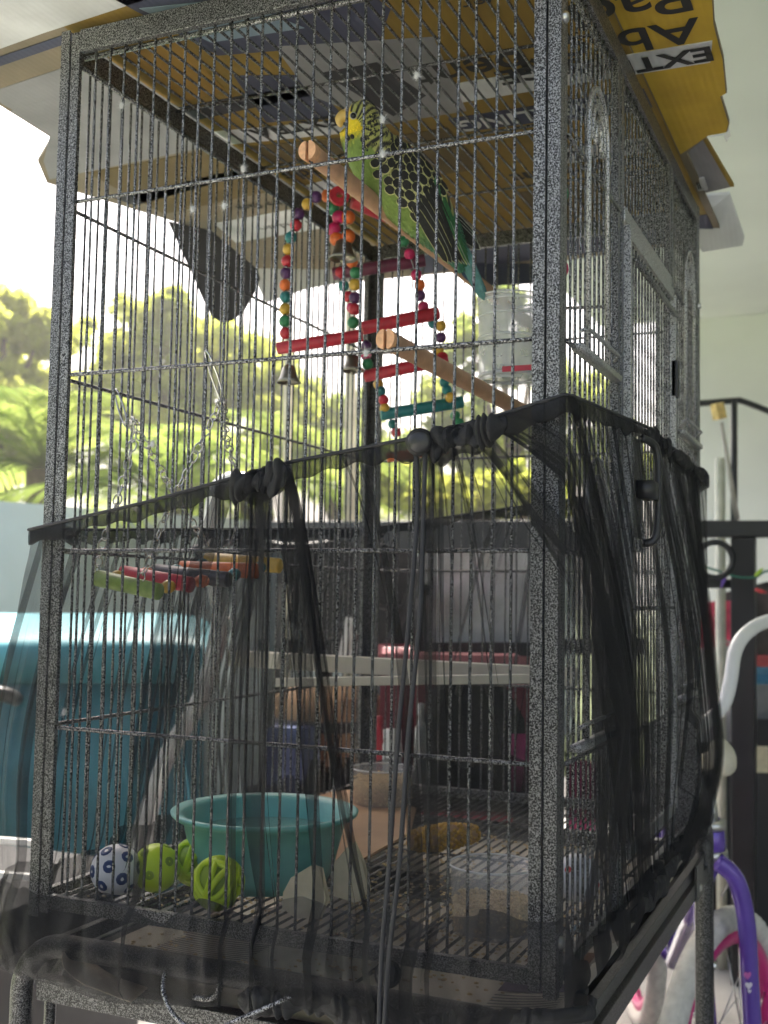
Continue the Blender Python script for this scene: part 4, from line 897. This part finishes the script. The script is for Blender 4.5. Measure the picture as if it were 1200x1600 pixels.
for u in (-130,-70):
    a = PD(u,1355,2.02); mb = MB(); mb.beam((a.x,a.y,0), (a.x,a.y,a.z), .05, .05); mb.build('leg', M_WHITE, bench)
crate = thing('black_crate', 'black plastic crate low in the left corner', 'crate', (*PD(-20,1550,2.3)[:2],0))
a = PD(0,1335,2.75)
mb = MB(); mb.box((a.x-.5,a.y-.55,.02),(a.x+.35,a.y+.1,a.z)); mb.build('tub', M_BLACKMAT, crate, bevel=.01)
for k in range(3): mb = MB(); mb.box((a.x-.51,a.y-.56,a.z-.04-.1*k),(a.x+.36,a.y-.55,a.z-.02-.1*k)); mb.build('rib', M_BLACK, crate)
for (u, w_, lab) in ((453,10,'tan wooden post seen left of the beaded ladder'),(551,13,'pale tan wooden post seen right of the first post')):
    a = PD(u,815,6.0); t = PD(u-6,415,6.0); mb = MB(); mb.beam((a.x,a.y,0), (t.x,t.y,t.z+1.2), .06*w_/16, .06*w_/16, V((0,1,0))); tag(mb.build('wooden_post', mat('weathered_timber', (.62,.54,.40), .8, 0, .2, 12), None, bevel=.004), lab, 'post', 'timber posts in the garden')
mb = MB(); mb.tube([PD(-200,130,14),PD(0,222,15),PD(90,265,16),PD(200,300,17),PD(420,360,19)], .012, 5); tag(mb.build('power_line', M_BLACKMAT, None), 'thin overhead cable crossing the white sky at left', 'cable')
# trees
def leaf_mesh(centres, size, nleaf, spread, rs, flat_=.0, asp=.45):
    n_ = nleaf; idx = rs.integers(0, len(centres), n_); C3 = np.array(centres)[idx]; SP = np.array(spread)[idx]
    d = rs.normal(size=(n_,3)); d /= np.linalg.norm(d, axis=1)[:,None]; r = SP*rs.random(n_)**(.45); P = C3+d*r[:,None]*np.array([1,1,.8])
    t = rs.normal(size=(n_,3)); t[:,2] -= .3; t /= np.linalg.norm(t, axis=1)[:,None]; b = np.cross(t, rs.normal(size=(n_,3))); b /= np.linalg.norm(b, axis=1)[:,None]
    s_ = size*(.6+.8*rs.random(n_))[:,None]
    Q = np.stack([P, P+t*s_*.5+b*s_*asp, P+t*s_, P+t*s_*.5-b*s_*asp], 1).reshape(-1,3)
    return Q, np.arange(n_*4).reshape(-1,4)
def leaf_mat(name, c1_, c2_, tl=.55):
    mt = bpy.data.materials.new(name); mt.use_nodes = True; n = mt.node_tree; L = n.links; n.nodes.clear()
    o = n.nodes.new('ShaderNodeOutputMaterial'); mx = n.nodes.new('ShaderNodeMixShader'); d = n.nodes.new('ShaderNodeBsdfDiffuse'); t = n.nodes.new('ShaderNodeBsdfTranslucent'); mx.inputs[0].default_value = tl
    g = n.nodes.new('ShaderNodeNewGeometry'); tx = n.nodes.new('ShaderNodeTexNoise'); tx.inputs['Scale'].default_value = 2.2; tx.inputs['Detail'].default_value = 6; L.new(g.outputs['Position'], tx.inputs['Vector'])
    r = n.nodes.new('ShaderNodeValToRGB'); r.color_ramp.elements[0].position = .35; r.color_ramp.elements[1].position = .65; r.color_ramp.elements[0].color = (*c1_,1); r.color_ramp.elements[1].color = (*c2_,1)
    L.new(tx.outputs['Fac'], r.inputs[0]); L.new(r.outputs[0], d.inputs[0]); L.new(r.outputs[0], t.inputs[0]); L.new(d.outputs[0], mx.inputs[1]); L.new(t.outputs[0], mx.inputs[2]); L.new(mx.outputs[0], o.inputs[0]); return mt
LM1 = leaf_mat('yellow_green_leaf', (.36,.42,.06), (.62,.62,.15), .64); LM2 = leaf_mat('mid_green_leaf', (.22,.30,.05), (.44,.48,.11), .62); LM3 = leaf_mat('palm_leaf', (.20,.29,.06), (.40,.46,.12), .6)
M_BARK = mat('bark', (.14,.10,.07), .9, 0, .3, 20, .6, 60)
def tree(name, label, d, blobs, lm, nleaf, size, sd):
    rs = np.random.default_rng(sd); cs = [PD(u,v,d+dd) for u, v, r, dd in blobs]; sp_ = [r/F_PX*d for u, v, r, dd in blobs]
    c0 = sum((V(c) for c in cs), V())/len(cs); t = thing(name, label, 'tree', (c0.x,c0.y,0), 'trees beyond the garden wall')
    mb = MB(); mb.tube(spline([(c0.x,c0.y,0),(c0.x+.1,c0.y,c0.z*.4),(c0.x,c0.y+.05,c0.z)], 6), [.16,.155,.15,.145,.14,.135,.13,.12,.11,.1,.09,.07,.05], 9)
    for c in cs: mb.tube([(c0.x+.05,c0.y,c0.z*.5), V((c0.x,c0.y,c0.z*.6)).lerp(V(c),.5)+V((0,0,.1)), c], [.06,.04,.012], 6)
    mb.build('trunk', M_BARK, t, True)
    # spread sub-clumps within every blob
    sub = []; ss = []
    for c, r in zip(cs, sp_):
        for k in range(22):
            dv = rs.normal(size=3); dv /= np.linalg.norm(dv); sub.append(np.array(c)+dv*r*1.02*rs.random()**.45); ss.append(r*(.16+.34*rs.random()))
    Q, Fc = leaf_mesh(sub, size, nleaf, ss, rs)
    me = bpy.data.meshes.new('crown'); me.from_pydata(Q.tolist(), [], Fc.tolist()); me.materials.append(lm); o = bpy.data.objects.new('crown', me); COL.objects.link(o); put(o, t)
tree('leafy_tree', 'bright yellow green tree at the far left edge', 9.5, [(-20,560,95,0),(40,600,80,.4),(-60,640,90,-.3),(60,520,45,.2),(10,490,40,0),(30,690,80,0),(-90,520,90,0)], LM1, 30000, .058, 1)
tree('leafy_tree', 'bright yellow green tree filling the left half behind the bars', 10.5, [(180,560,85,0),(260,530,70,.3),(340,560,80,0),(230,620,90,0),(390,590,70,.4),(300,640,80,0),(150,620,70,0),(265,490,35,0),(430,640,60,0)], LM1, 44000, .058, 2)
tree('leafy_tree', 'green tree behind the ladder toy and wooden posts', 12, [(470,620,60,0),(520,680,60,0),(460,700,60,0),(590,720,70,0),(560,640,40,.3),(640,740,60,0)], LM2, 20000, .06, 3)
tree('leafy_tree', 'green tree glimpsed right of the hanging clear cup', 11, [(740,540,45,0),(700,640,50,0),(780,470,35,0),(760,720,70,0),(830,560,60,0),(850,700,70,0),(920,640,60,0),(680,750,60,0),(960,720,70,0)], LM2, 26000, .06, 4)
tree('leafy_tree', 'yellow green bush low behind the gathered net at centre', 8.2, [(620,760,40,0),(700,780,40,0),(790,770,50,0),(850,780,45,0)], LM1, 10000, .055, 5)
def palm(label, u, v, d, nf_, ln, sd):
    rs = random.Random(sd); c = PD(u, v, d); t = thing('palm_tree', label, 'palm', (c.x,c.y,0), 'palms behind the wall')
    mb = MB(); mb.tube([(c.x,c.y,0),(c.x+.05,c.y,c.z*.5),(c.x,c.y,c.z)], [.16,.13,.11], 10); mb.build('trunk', M_BARK, t, True)
    for k in range(nf_):
        az = 2*PI*k/nf_+rs.uniform(-.2,.2); el = rs.uniform(.25,1.35); l = ln*rs.uniform(.8,1.15); pts = []
        h = V((math.cos(az), math.sin(az), 0))
        for i in range(13):
            s_ = i/12; pts.append(c+h*(l*s_*math.cos(el)*(1+.25*s_))+V((0,0,l*(math.sin(el)*s_-.62*s_*s_))))
        mb = MB(); mb.tube(pts, [.014*(1-.8*i/12) for i in range(13)], 5)
        for i in range(1, 48):
            s_ = i/48; j = min(11, int(s_*12)); p = pts[j].lerp(pts[j+1], s_*12-j); tg = (pts[j+1]-pts[j]).normalized(); sd_ = tg.cross(V((0,0,1))).normalized()
            for sg in (-1,1):
                L_ = l*.30*math.sin(PI*(.12+.83*s_))**.7*rs.uniform(.85,1.1); dr = (sd_*sg*.75+tg*.65+V((0,0,-.15-.25*rs.random()))).normalized(); w_ = dr.cross(V((0,0,1))).normalized()*.011
                mb.add([p-w_*.5, p+w_*.5, p+dr*L_*.55+w_, p+dr*L_*.55-w_, p+dr*L_+V((0,0,-.03))], [(0,1,2,3),(3,2,4)])
        mb.build('frond', LM3, t)
palm('feathery palm with arching fronds at the left above the wall', 70, 735, 6.6, 15, 1.15, 1)
palm('feathery palm with arching fronds in the middle behind the bars', 400, 760, 7.2, 15, 1.25, 2)
palm('smaller palm whose fronds spread between the other two palms', 250, 790, 6.0, 12, .95, 3)
# ------------------------------------------------------------------ clutter behind the cage
M_DARK = mat('dark_grey_metal', (.035,.036,.04), .5)
o = thing('low_fence', 'dark grey rail fence seen behind the net at eye height', 'fence', (*PD(650,870,4.4)[:2],0))
mb = MB(); mb.beam(PD(405,838,4.6), PD(1010,838,4.2), .06, .12); mb.build('top_rail', M_DARK, o, bevel=.006)
for u in (430,600,770,940):
    a = PD(u,860,4.5); mb = MB(); mb.beam((a.x,a.y,0),(a.x,a.y,a.z), .05,.05, V((0,1,0))); mb.build('post', M_DARK, o)
mb = MB(); mb.beam(PD(405,1010,4.6), PD(1010,1010,4.2), .04, .06); mb.build('lower_rail', M_DARK, o)
# office chair
ch = thing('office_chair', 'chair with silver grey padded back and black frame behind the cage', 'chair', (*PD(760,1000,2.7)[:2],0))
M_PAD = mat('silver_grey_cover', (.75,.75,.78), .45, 0, .25, 14, .5, 40)
fN = V((FW.x,FW.y,0)).normalized()
def rounded(px, d, th, nm, mt, par, bev=.02):
    mb = MB(); mb.slab([PD(u,v,d) for u, v in px], fN*th); ob = mb.build(nm, mt, par, True); b_ = ob.modifiers.new('bevel','BEVEL'); b_.width = bev; b_.segments = 4; b_.limit_method = 'ANGLE'; return ob
rounded(((670,868),(676,862),(826,862),(834,870),(842,940),(836,1000),(820,1012),(690,1008),(672,1000),(664,930)), 2.7, .06, 'backrest', M_PAD, ch)
rounded(((655,1014),(850,1014),(850,1035),(655,1035)), 2.45, .45, 'seat', M_BLACKMAT, ch)
a = PD(752,1040,2.68); mb = MB(); mb.tube([(a.x,a.y,.08),(a.x,a.y,a.z)], .03, 10); mb.build('column', M_BLACK, ch, True)
for k in range(5):
    mb = MB(); mb.beam((a.x,a.y,.1),(a.x+.3*math.cos(k*1.257),a.y+.3*math.sin(k*1.257),.06), .04,.03); mb.build('leg', M_BLACK, ch)
for sx in (-1,1):
    p0 = PD(752+sx*95,1035,2.62); mb = MB(); mb.tube(spline([p0, p0+V((0,0,.1)), p0+V((0,0,.16))+fN*.05, p0+V((0,0,.165))-fN*.2], 4), .014, 8); mb.build('armrest', M_BLACK, ch, True)
tote = thing('storage_tote', 'dark red storage tote with pink lid below the silver chair back', 'tote', (*PD(740,1130,2.35)[:2],0))
def pbox(u0, v0, u1, v1, d, th, nm, mt, par, bev=.012, floor=False):
    a, b = PD(u0,v0,d), PD(u1,v1,d); e = V((RT.x,RT.y,0)).normalized(); w_ = abs((b-a).dot(e)); z1, z0 = a.z, (0.03 if floor else b.z); o_ = V((a.x,a.y,0))
    mb = MB(); mb.slab([o_+V((0,0,z0)), o_+e*w_+V((0,0,z0)), o_+e*w_+V((0,0,z1)), o_+V((0,0,z1))], fN*th); return mb.build(nm, mt, par, bevel=bev)
pbox(604,1046,826,1300,2.2,.4,'body',mat('crimson_plastic',(.17,.012,.03),.4),tote, floor=True); pbox(596,1028,834,1046,2.19,.42,'lid',mat('pink_lid_plastic',(.55,.2,.22),.4),tote,.008)
o = thing('backpack', 'black rounded bag standing in front of the red tote', 'bag', (*PD(730,1160,2.0)[:2],0))
rounded(((690,1235),(684,1150),(700,1095),(735,1075),(775,1085),(800,1130),(806,1235)), 1.98, .13, 'bag_body', M_BLACKMAT, o, .03)
mb = MB(); mb.tube(spline([PD(715,1085,1.98),PD(725,1062,1.97),PD(755,1060,1.97),PD(765,1085,1.98)],5), .006, 7); mb.build('strap', M_BLACK, o, True)
o = tag(pbox(800,1150,822,1232,1.95,.05,'pink_folder',mat('magenta_plastic',(.55,.03,.22),.5),None,.004), 'thin magenta folder beside the black bag', 'folder')
bc_ = thing('blue_crate', 'blue plastic crate seen low through the net', 'crate', (*PD(455,1200,2.5)[:2],0))
pbox(425,1148,488,1300,2.5,.3,'crate_body',mat('blue_plastic',(.03,.05,.16),.45),bc_,floor=True); pbox(420,1140,493,1150,2.49,.32,'crate_rim',mat('blue_rim',(.05,.08,.2),.45),bc_,.004)
tb = thing('tan_basket', 'tan rounded basket with dark rim behind the flat perches', 'basket', (*PD(510,1120,2.7)[:2],0))
a = PD(512,1130,2.7); mb = MB(); mb.lathe([(0,-.1),(.10,-.1),(.125,0),(.13,.06),(.10,.085),(.0,.10)], 24, a); mb.build('basket_body', C_TAN, tb, True); mb = MB(); mb.lathe([(.127,-.01),(.134,-.005),(.134,.012),(.127,.016)], 24, a); mb.build('rim', M_BLACK, tb, True)
mb = MB(); mb.lathe([(.06,-1.0),(.05,-.1)], 12, a+V((0,0,.0))); mb.build('pedestal', M_BLACK, tb)
lt = thing('low_table', 'low black table carrying bottles and a bag behind the cage', 'table', (*PD(705,1240,2.02)[:2],0))
ta = PD(575,1236,1.90); e_t = V((RT.x,RT.y,0)).normalized(); TZ = PD(705,1236,1.97).z
mb = MB(); o_ = V((ta.x,ta.y,TZ-.02)); wt = .31; mb.slab([o_, o_+e_t*wt, o_+e_t*wt+fN*.27, o_+fN*.27], (0,0,.02)); mb.build('table_top', M_BLACKMAT, lt, bevel=.003)
for i in (.02,wt-.02):
    for j in (.02,.25): q = o_+e_t*i+fN*j; mb = MB(); mb.beam((q.x,q.y,.02),(q.x,q.y,TZ-.021), .03,.03, V((0,1,0))); mb.build('leg', M_BLACKMAT, lt)
def stand_item(name, label, cat, u, vtop, d, r, prof, mt):
    c = PD(u, 1236, d); c.z = TZ+.001; h = PD(u, vtop, d).z-TZ; mb = MB(); mb.lathe([(a_*r, b_*h) for a_, b_ in prof], 18, c); return tag(mb.build(name, mt, None, True), label, cat)
BP = [(0,0),(.9,0),(1,.04),(1,.62),(.85,.72),(.42,.80),(.40,.86),(.5,.87),(.5,.99),(0,1)]
stand_item('red_bottle', 'small red bottle left of the white jar behind the cage', 'bottle', 590, 1120, 2.1, .014, BP, M_RED)
stand_item('white_jar', 'small white jar left of the red tote', 'jar', 612, 1140, 2.02, .017, [(0,0),(.95,0),(1,.05),(1,.7),(.9,.78),(.95,.8),(.95,.98),(0,1)], M_WHITE)
stand_item('white_bottle', 'slim white bottle in front of the red tote', 'bottle', 657, 1100, 1.96, .012, BP, M_WHITE)
# dark folded stroller of tubes and cloth
stl = thing('folded_stroller', 'folded dark stroller with black tubes and cloth behind the cage', 'stroller', (*PD(530,950,2.9)[:2],0))
rounded(((480,905),(520,885),(600,890),(650,905),(655,985),(600,1015),(500,1010),(470,960)), 3.0, .12, 'cloth_seat', mat('charcoal_cloth',(.045,.045,.05),.85,0,.4,10), stl, .03)
rounded(((450,870),(500,850),(560,862),(640,872),(650,900),(560,890),(480,905),(445,900)), 2.85, .08, 'canopy', mat('black_cloth_sheen',(.03,.03,.033),.35,0,.4,8), stl, .02)
for pts in ([(440,850),(470,960),(520,1080),(560,1250)], [(660,870),(620,980),(560,1080),(480,1250)], [(480,860),(560,930),(650,960)], [(600,850),(560,960),(470,1010)], [(300,860),(380,845),(450,855),(520,850)], [(560,1000),(600,1060),(640,1120)]):
    mb = MB(); mb.tube(spline([PD(u,v,2.8) for u, v in pts],6), .011, 8); mb.build('tube', M_BLACK, stl, True)
for u in (480,560):
    a = PD(u,1250,2.8); mb = MB(); mb.tube([(a.x,a.y,a.z),(a.x,a.y,.02)], .012, 8); mb.build('leg', M_BLACK, stl)
for (u0, v0, u1, v1) in ((535,965,548,1030),(548,985,553,1030)):
    mb = MB(); mb.beam(PD(u0,v1,2.75), PD(u1,v0,2.75), .012,.02); mb.build('frame_strut', M_WHITE, stl)
# white tubular frame
wf = thing('white_tube_frame', 'white bent metal tube frame standing left behind the cage', 'frame', (*PD(260,1300,2.3)[:2],0))
mb = MB(); mb.tube(spline([PD(395,752,2.3),PD(362,748,2.3),PD(340,762,2.3),PD(330,800,2.3),PD(325,870,2.3),PD(338,935,2.3),PD(346,975,2.3),PD(335,1030,2.3)],7), .0145, 10); mb.build('upper_tube', M_HANDLE, wf, True)
mb = MB(); mb.tube(spline([PD(346,960,2.3),PD(318,1080,2.3),PD(262,1180,2.3),PD(238,1250,2.3),PD(210,1330,2.3),PD(190,1420,2.3),PD(170,1560,2.3)],7), .018, 10); mb.build('leg', M_HANDLE, wf, True)
mb = MB(); mb.tube(spline([PD(256,1190,2.42),PD(245,1240,2.42),PD(235,1300,2.42),PD(225,1560,2.42)],7), .014, 10); mb.build('leg', M_HANDLE, wf, True)
# ------------------------------------------------------------------ right side: exercise frame and things on it
M_GYM = mat('black_powder_coat', (.014,.015,.018), .45, 0, .2, 20)
gy = thing('exercise_frame', 'black steel exercise frame with bent top bar against the pale wall', 'exercise frame', (*PD(1160,1000,3.1)[:2],0))
mb = MB(); mb.beam(PD(1020,827,3.1), PD(1300,827,3.1), .06, .045); mb.build('cross_beam', M_GYM, gy, bevel=.004)
a = PD(1162,840,3.1); b = PD(1162,1440,3.1); mb = MB(); mb.beam((a.x,a.y,a.z), (b.x,b.y,.02), .062, .06, V((0,1,0))); mb.build('upright', M_GYM, gy, bevel=.004)
mb = MB(); mb.beam(PD(1040,912,3.15), PD(1148,912,3.15), .04, .025); mb.build('lower_beam', M_GYM, gy, bevel=.003)
mb = MB(); mb.tube(spline([PD(1040,632,3.4),PD(1095,630,3.4),PD(1148,626,3.4),PD(1160,627,3.4),PD(1200,642,3.4),PD(1215,648,3.4)],6), .0095, 8); mb.build('top_bar', M_GYM, gy, True)
mb = MB(); mb.tube([PD(1147,624,3.4),PD(1147,815,3.2)], .0095, 8); mb.build('top_pole', M_GYM, gy, True)
c = PD(1117,875,3.0); mb = MB(); mb.tube([c+(RT*math.cos(i*PI/16)+UP*math.sin(i*PI/16))*.047 for i in range(32)], .0085, 8, closed=True); mb.build('ring_handle', M_GYM, gy, True)
bn = thing('weight_bench', 'black padded bench block standing behind the purple bicycle', 'bench', (*PD(1180,1300,3.4)[:2],0))
pbox(1085,1175,1330,1450,3.3,.5,'pad',M_GYM,bn,.03,floor=True); pbox(1185,1140,1330,1180,3.2,.4,'backrest',M_BLACKMAT,bn,.03)
st = thing('foam_tipped_stick', 'thin stick with yellow foam block leaning on the black frame', 'stick', tuple(PD(1150,812,3.1)))
mb = MB(); mb.tube([PD(1127,660,3.12),PD(1152,812,3.1)], [.005,.0075], 8); mb.build('shaft', mat('grey_shaft',(.45,.42,.38),.5), st, True)
mb = MB(); mb.beam(PD(1120,630,3.12), PD(1125,655,3.12), .03, .028); mb.build('foam_block', mat('yellow_foam',(.68,.5,.2),.9,0,.3,60), st, bevel=.003)
mb = MB(); a, b = PD(1125,716,3.3), PD(1125,840,3.3); b.z = .02; mb.tube([a,b], .0145, 14); tag(mb.build('plastic_pipe', mat('ivory_pipe',(.62,.62,.52),.5), None, True), 'ivory pipe standing upright behind the black beam', 'pipe')
sg = thing('string_lights', 'green cord of coloured lights looped over the black frame', 'string lights', tuple(PD(1160,900,3.0)))
mb = MB(); mb.tube(spline([PD(1100,885,3.04),PD(1125,893,3.03),PD(1150,901,3.02),PD(1180,902,3.02),PD(1195,893,3.02),PD(1225,890,3.02)],6), .0032, 6); mb.build('cord', mat('green_cord',(.03,.17,.12),.5), sg, True)
for u, v, u2, v2, c in ((1134,897,1127,918,(.2,.1,.5)),(1180,900,1192,888,(.4,.6,.05)),(1180,921,1198,926,(.6,.05,.06))):
    mb = MB(); mb.tube([PD(u,v,3.0),PD((u+u2)/2,(v+v2)/2,3.0),PD(u2,v2,3.0)], [.004,.0055,.002], 8); mb.build('bulb', mat('bulb_%d' % u, c, .3), sg, True)
tag(rounded(((1082,952),(1142,945),(1146,1002),(1082,1008)), 3.36, .08, 'pink_bag', mat('pink_film',(.62,.05,.12),.4,0,.5,25,.6,30), None, .012), 'bright pink plastic bag left of the black upright', 'bag')
tag(rounded(((1080,1012),(1110,1006),(1132,1010),(1140,1040),(1138,1176),(1080,1176)), 3.36, .1, 'white_bag', mat('white_film',(.62,.62,.63),.45,0,.3,20,.8,30), None, .02), 'crumpled white plastic bag under the pink bag', 'bag')
for k in range(4): tag(pbox(1176,1028+k*12,1300,1039+k*12,3.35,.25,'folded_towel',mat('towel_%d' % k,[(.45,.1,.1),(.1,.25,.38),(.06,.2,.34),(.12,.3,.42)][k],.95,0,.2,60),None,.01), ['red striped folded cloth on top of the blue pile','blue folded towel right under the red cloth','darker blue folded towel, third from the top','blue folded towel at the bottom of the pile'][k], 'towel', 'folded towels on the right')
pbx = tag(pbox(1172,1080,1330,1140,3.32,.4,'grey_box',mat('grey_plastic',(.2,.21,.21),.5),None,.02), 'grey plastic box under the folded towels', 'box')
tag(rounded(((1172,940),(1230,925),(1260,960),(1250,1025),(1172,1025)), 3.4, .2, 'dark_bundle', mat('dark_bundle',(.06,.05,.05),.7,0,.6,20), None, .03), 'dark cloth bundle on the pile right of the upright', 'bundle')
tag(pbox(1182,1168,1198,1205,3.19,.012,'cream_cloth',M_CREAM,None,.004), 'scrap of cream cloth right of the black upright', 'cloth')
# ------------------------------------------------------------------ bicycle
bk_ = thing('bicycle', 'purple child bicycle with white tyre, pink rim and white handlebar', 'bicycle', (*PD(1135,1640,2.0)[:2],0))
M_VIO = mat('violet_paint', (.13,.07,.42), .22, .2, .05, coat=.7); M_TYRE = mat('white_tyre', (.62,.61,.57), .8, 0, .15, 60); M_PINK = mat('pink_rim', (.62,.02,.20), .35, 0, .05, coat=.3)
h_ = V((RT.x,RT.y,0)).normalized(); AX = (h_*.76-fN*.65).normalized(); TG = (h_*.65+fN*.76).normalized(); Z_ = V((0,0,1))
WC = PD(1134,1660,2.02); WC.z = .262; WR = .245
def wheel(c, nm):
    g_ = lambda r, o_: [c+(TG*math.cos(2*PI*i/64)+Z_*math.sin(2*PI*i/64))*r+AX*o_ for i in range(64)]
    mb = MB(); mb.tube(g_(WR-.02,0), .0225, 14, closed=True); wv = mb.build('wheel', M_TYRE, bk_, True)
    k2 = MB()
    for i in range(64):
        for s_ in (-1,0,1):
            a_ = 2*PI*(i+.5*(s_ % 2))/64; d = TG*math.cos(a_)+Z_*math.sin(a_); p = c+d*(WR-.0015-.004*abs(s_))+AX*(s_*.011); k2.beam(p-d.cross(AX)*.005, p+d.cross(AX)*.005, .007, .007, d)
    k2.build('tread', M_TYRE, wv)
    mb = MB()
    prof = [(-.012,WR-.040),(-.014,WR-.052),(-.010,WR-.062),(.010,WR-.062),(.014,WR-.052),(.012,WR-.040)]
    vs = []; fs = []
    for i in range(64):
        d = TG*math.cos(2*PI*i/64)+Z_*math.sin(2*PI*i/64)
        for o_, r in prof: vs.append(c+d*r+AX*o_)
    for i in range(64):
        for k in range(6): fs.append((i*6+k, ((i+1) % 64)*6+k, ((i+1) % 64)*6+(k+1) % 6, i*6+(k+1) % 6))
    mb.add(vs, fs); mb.build('rim', M_PINK, wv, True)
    for i in range(20):
        a_ = 2*PI*i/20; d = TG*math.cos(a_)+Z_*math.sin(a_); d2 = TG*math.cos(a_+.5*(-1)**i)+Z_*math.sin(a_+.5*(-1)**i)
        mb = MB(); mb.tube([c+d2*.02+AX*(.03*(-1)**(i//2)), c+d*(WR-.06)], .0014, 5); mb.build('spoke', M_STEEL, wv, True)
    mb = MB(); mb.tube([c-AX*.045, c-AX*.03, c+AX*.03, c+AX*.045], [.006,.018,.018,.006], 14); mb.build('hub', M_STEEL, wv, True)
wheel(WC, 'front')
crown = PD(1116,1345,1.99)
for s_, (us) in ((1, [(1120,1345),(1150,1375),(1166,1440),(1172,1540),(1178,1640)]), (-1, [(1112,1345),(1098,1390),(1098,1450),(1102,1540),(1108,1640)])):
    pts = [PD(u,v,1.99-(.03 if s_ > 0 else -.05)) for u, v in us]+[WC+AX*(.05*s_)]
    mb = MB(); mb.tube(spline(pts,7), .0158, 14); f_ = mb.build('fork_leg', M_VIO, bk_, True)
    if s_ > 0:
        M_DEC = mat('decal_white',(.75,.7,.8),.4,0,0); M_DP = mat('decal_pink',(.5,.12,.4),.4,0,0)
        for (u,v,r,mt) in ((1170,1540,.0075,M_DEC),(1168,1524,.008,M_DP),(1171,1549,.004,M_DEC)):
            c = PD(u,v,1.9425); ax = (CAM-c).normalized()
            poly = [c+(RT*(.8*math.sin(t)**3)+UP*((13*math.cos(t)-5*math.cos(2*t)-2*math.cos(3*t)-math.cos(4*t))/16))*r for t in [2*PI*i/24 for i in range(24)]]
            mb = MB(); mb.slab(poly, -ax*.002); mb.build('heart_decal', mt, f_)
ht0, ht1 = PD(1116,1338,1.99), PD(1112,1285,1.99)
mb = MB(); mb.tube([ht0, ht1], .021, 16); mb.build('head_tube', M_VIO, bk_, True)
for p_ in (PD(1115,1334,1.99), PD(1112,1288,1.99)):
    mb = MB(); d = (ht1-ht0).normalized(); mb.tube([p_-d*.007, p_+d*.007], .0245, 18); mb.build('headset_ring', M_STEEL, bk_, True)
stem = PD(1109,1255,1.99); mb = MB(); mb.tube([ht1, stem], .0125, 12); mb.build('stem', M_STEEL, bk_, True)
bar = spline([PD(1225,966,2.12),PD(1190,974,2.10),PD(1163,993,2.07),PD(1148,1020,2.05),PD(1141,1065,2.03),PD(1130,1102,2.02),PD(1105,1128,2.0),PD(1085,1140,1.98),PD(1078,1185,1.98),PD(1095,1240,1.98),stem],7)
mb = MB(); mb.tube(bar, .0128, 14); mb.build('handlebar', M_HANDLE, bk_, True)
gd = (RT*.62+UP*.35-FW*.6).normalized(); gc = PD(1118,1186,1.97)
mb = MB(); mb.lathe([(0,-.05),(.014,-.048),(.015,-.008),(.017,.0),(.030,.006),(.033,.014),(.030,.022),(.018,.03),(0,.034)], 22, gc, gd); mb.build('grip', mat('ivory_grip',(.66,.62,.5),.6), bk_, True)
mb = MB(); mb.tube(spline([PD(1126,1335,1.985),PD(1138,1345,1.98),PD(1140,1375,1.98),PD(1128,1400,2.0)],5), .0022, 6); mb.build('brake_cable', M_STEEL, bk_, True)
FD = (fN*.998+h_*.03).normalized(); bb = WC+FD*.42+Z_*.02; seat = WC+FD*.5+Z_*.33; rear = WC+FD*.8
for p, q, nm in ((ht0, bb, 'down_tube'), (ht1, seat, 'top_tube'), (bb, seat, 'seat_tube'), (bb, rear, 'chain_stay'), (seat, rear, 'seat_stay')):
    mb = MB(); mb.tube([p,q], .016 if nm in ('down_tube','top_tube') else .011, 10); mb.build(nm, M_VIO, bk_, True)
TG, AX = FD, V((FD.y,-FD.x,0)); wheel(rear, 'rear')
mb = MB(); mb.ball(seat+Z_*.06, .09, 16, 10, (1,.75,.35)); mb.build('saddle', M_WHITE, bk_, True)
# pink and red toys through the lower door bars
tag(pbox(895,1196,925,1225,2.6,.05,'pink_box',M_PINK,None,.006,True), 'tall narrow pink box seen through the door bars', 'box')

# ------------------------------------------------------------------ thin haze volume added in place of lens glare
hz = MB(); hz.box((-92,-92,-1.1), (92,92,9)); ho = hz.build('haze', None); ho.data.materials.clear()
M_HZ = bpy.data.materials.new('glare_haze'); M_HZ.use_nodes = True; n = M_HZ.node_tree; n.nodes.clear()
o_ = n.nodes.new('ShaderNodeOutputMaterial'); pv = n.nodes.new('ShaderNodeVolumePrincipled'); pv.inputs['Color'].default_value = (.95,.95,.93,1)
pv.inputs['Density'].default_value = .006; pv.inputs['Anisotropy'].default_value = .5; n.links.new(pv.outputs[0], o_.inputs['Volume'])
ho.data.materials.append(M_HZ); ho['kind'] = 'stuff'; ho['label'] = 'thin haze volume added to imitate lens glare'; ho['category'] = 'haze'
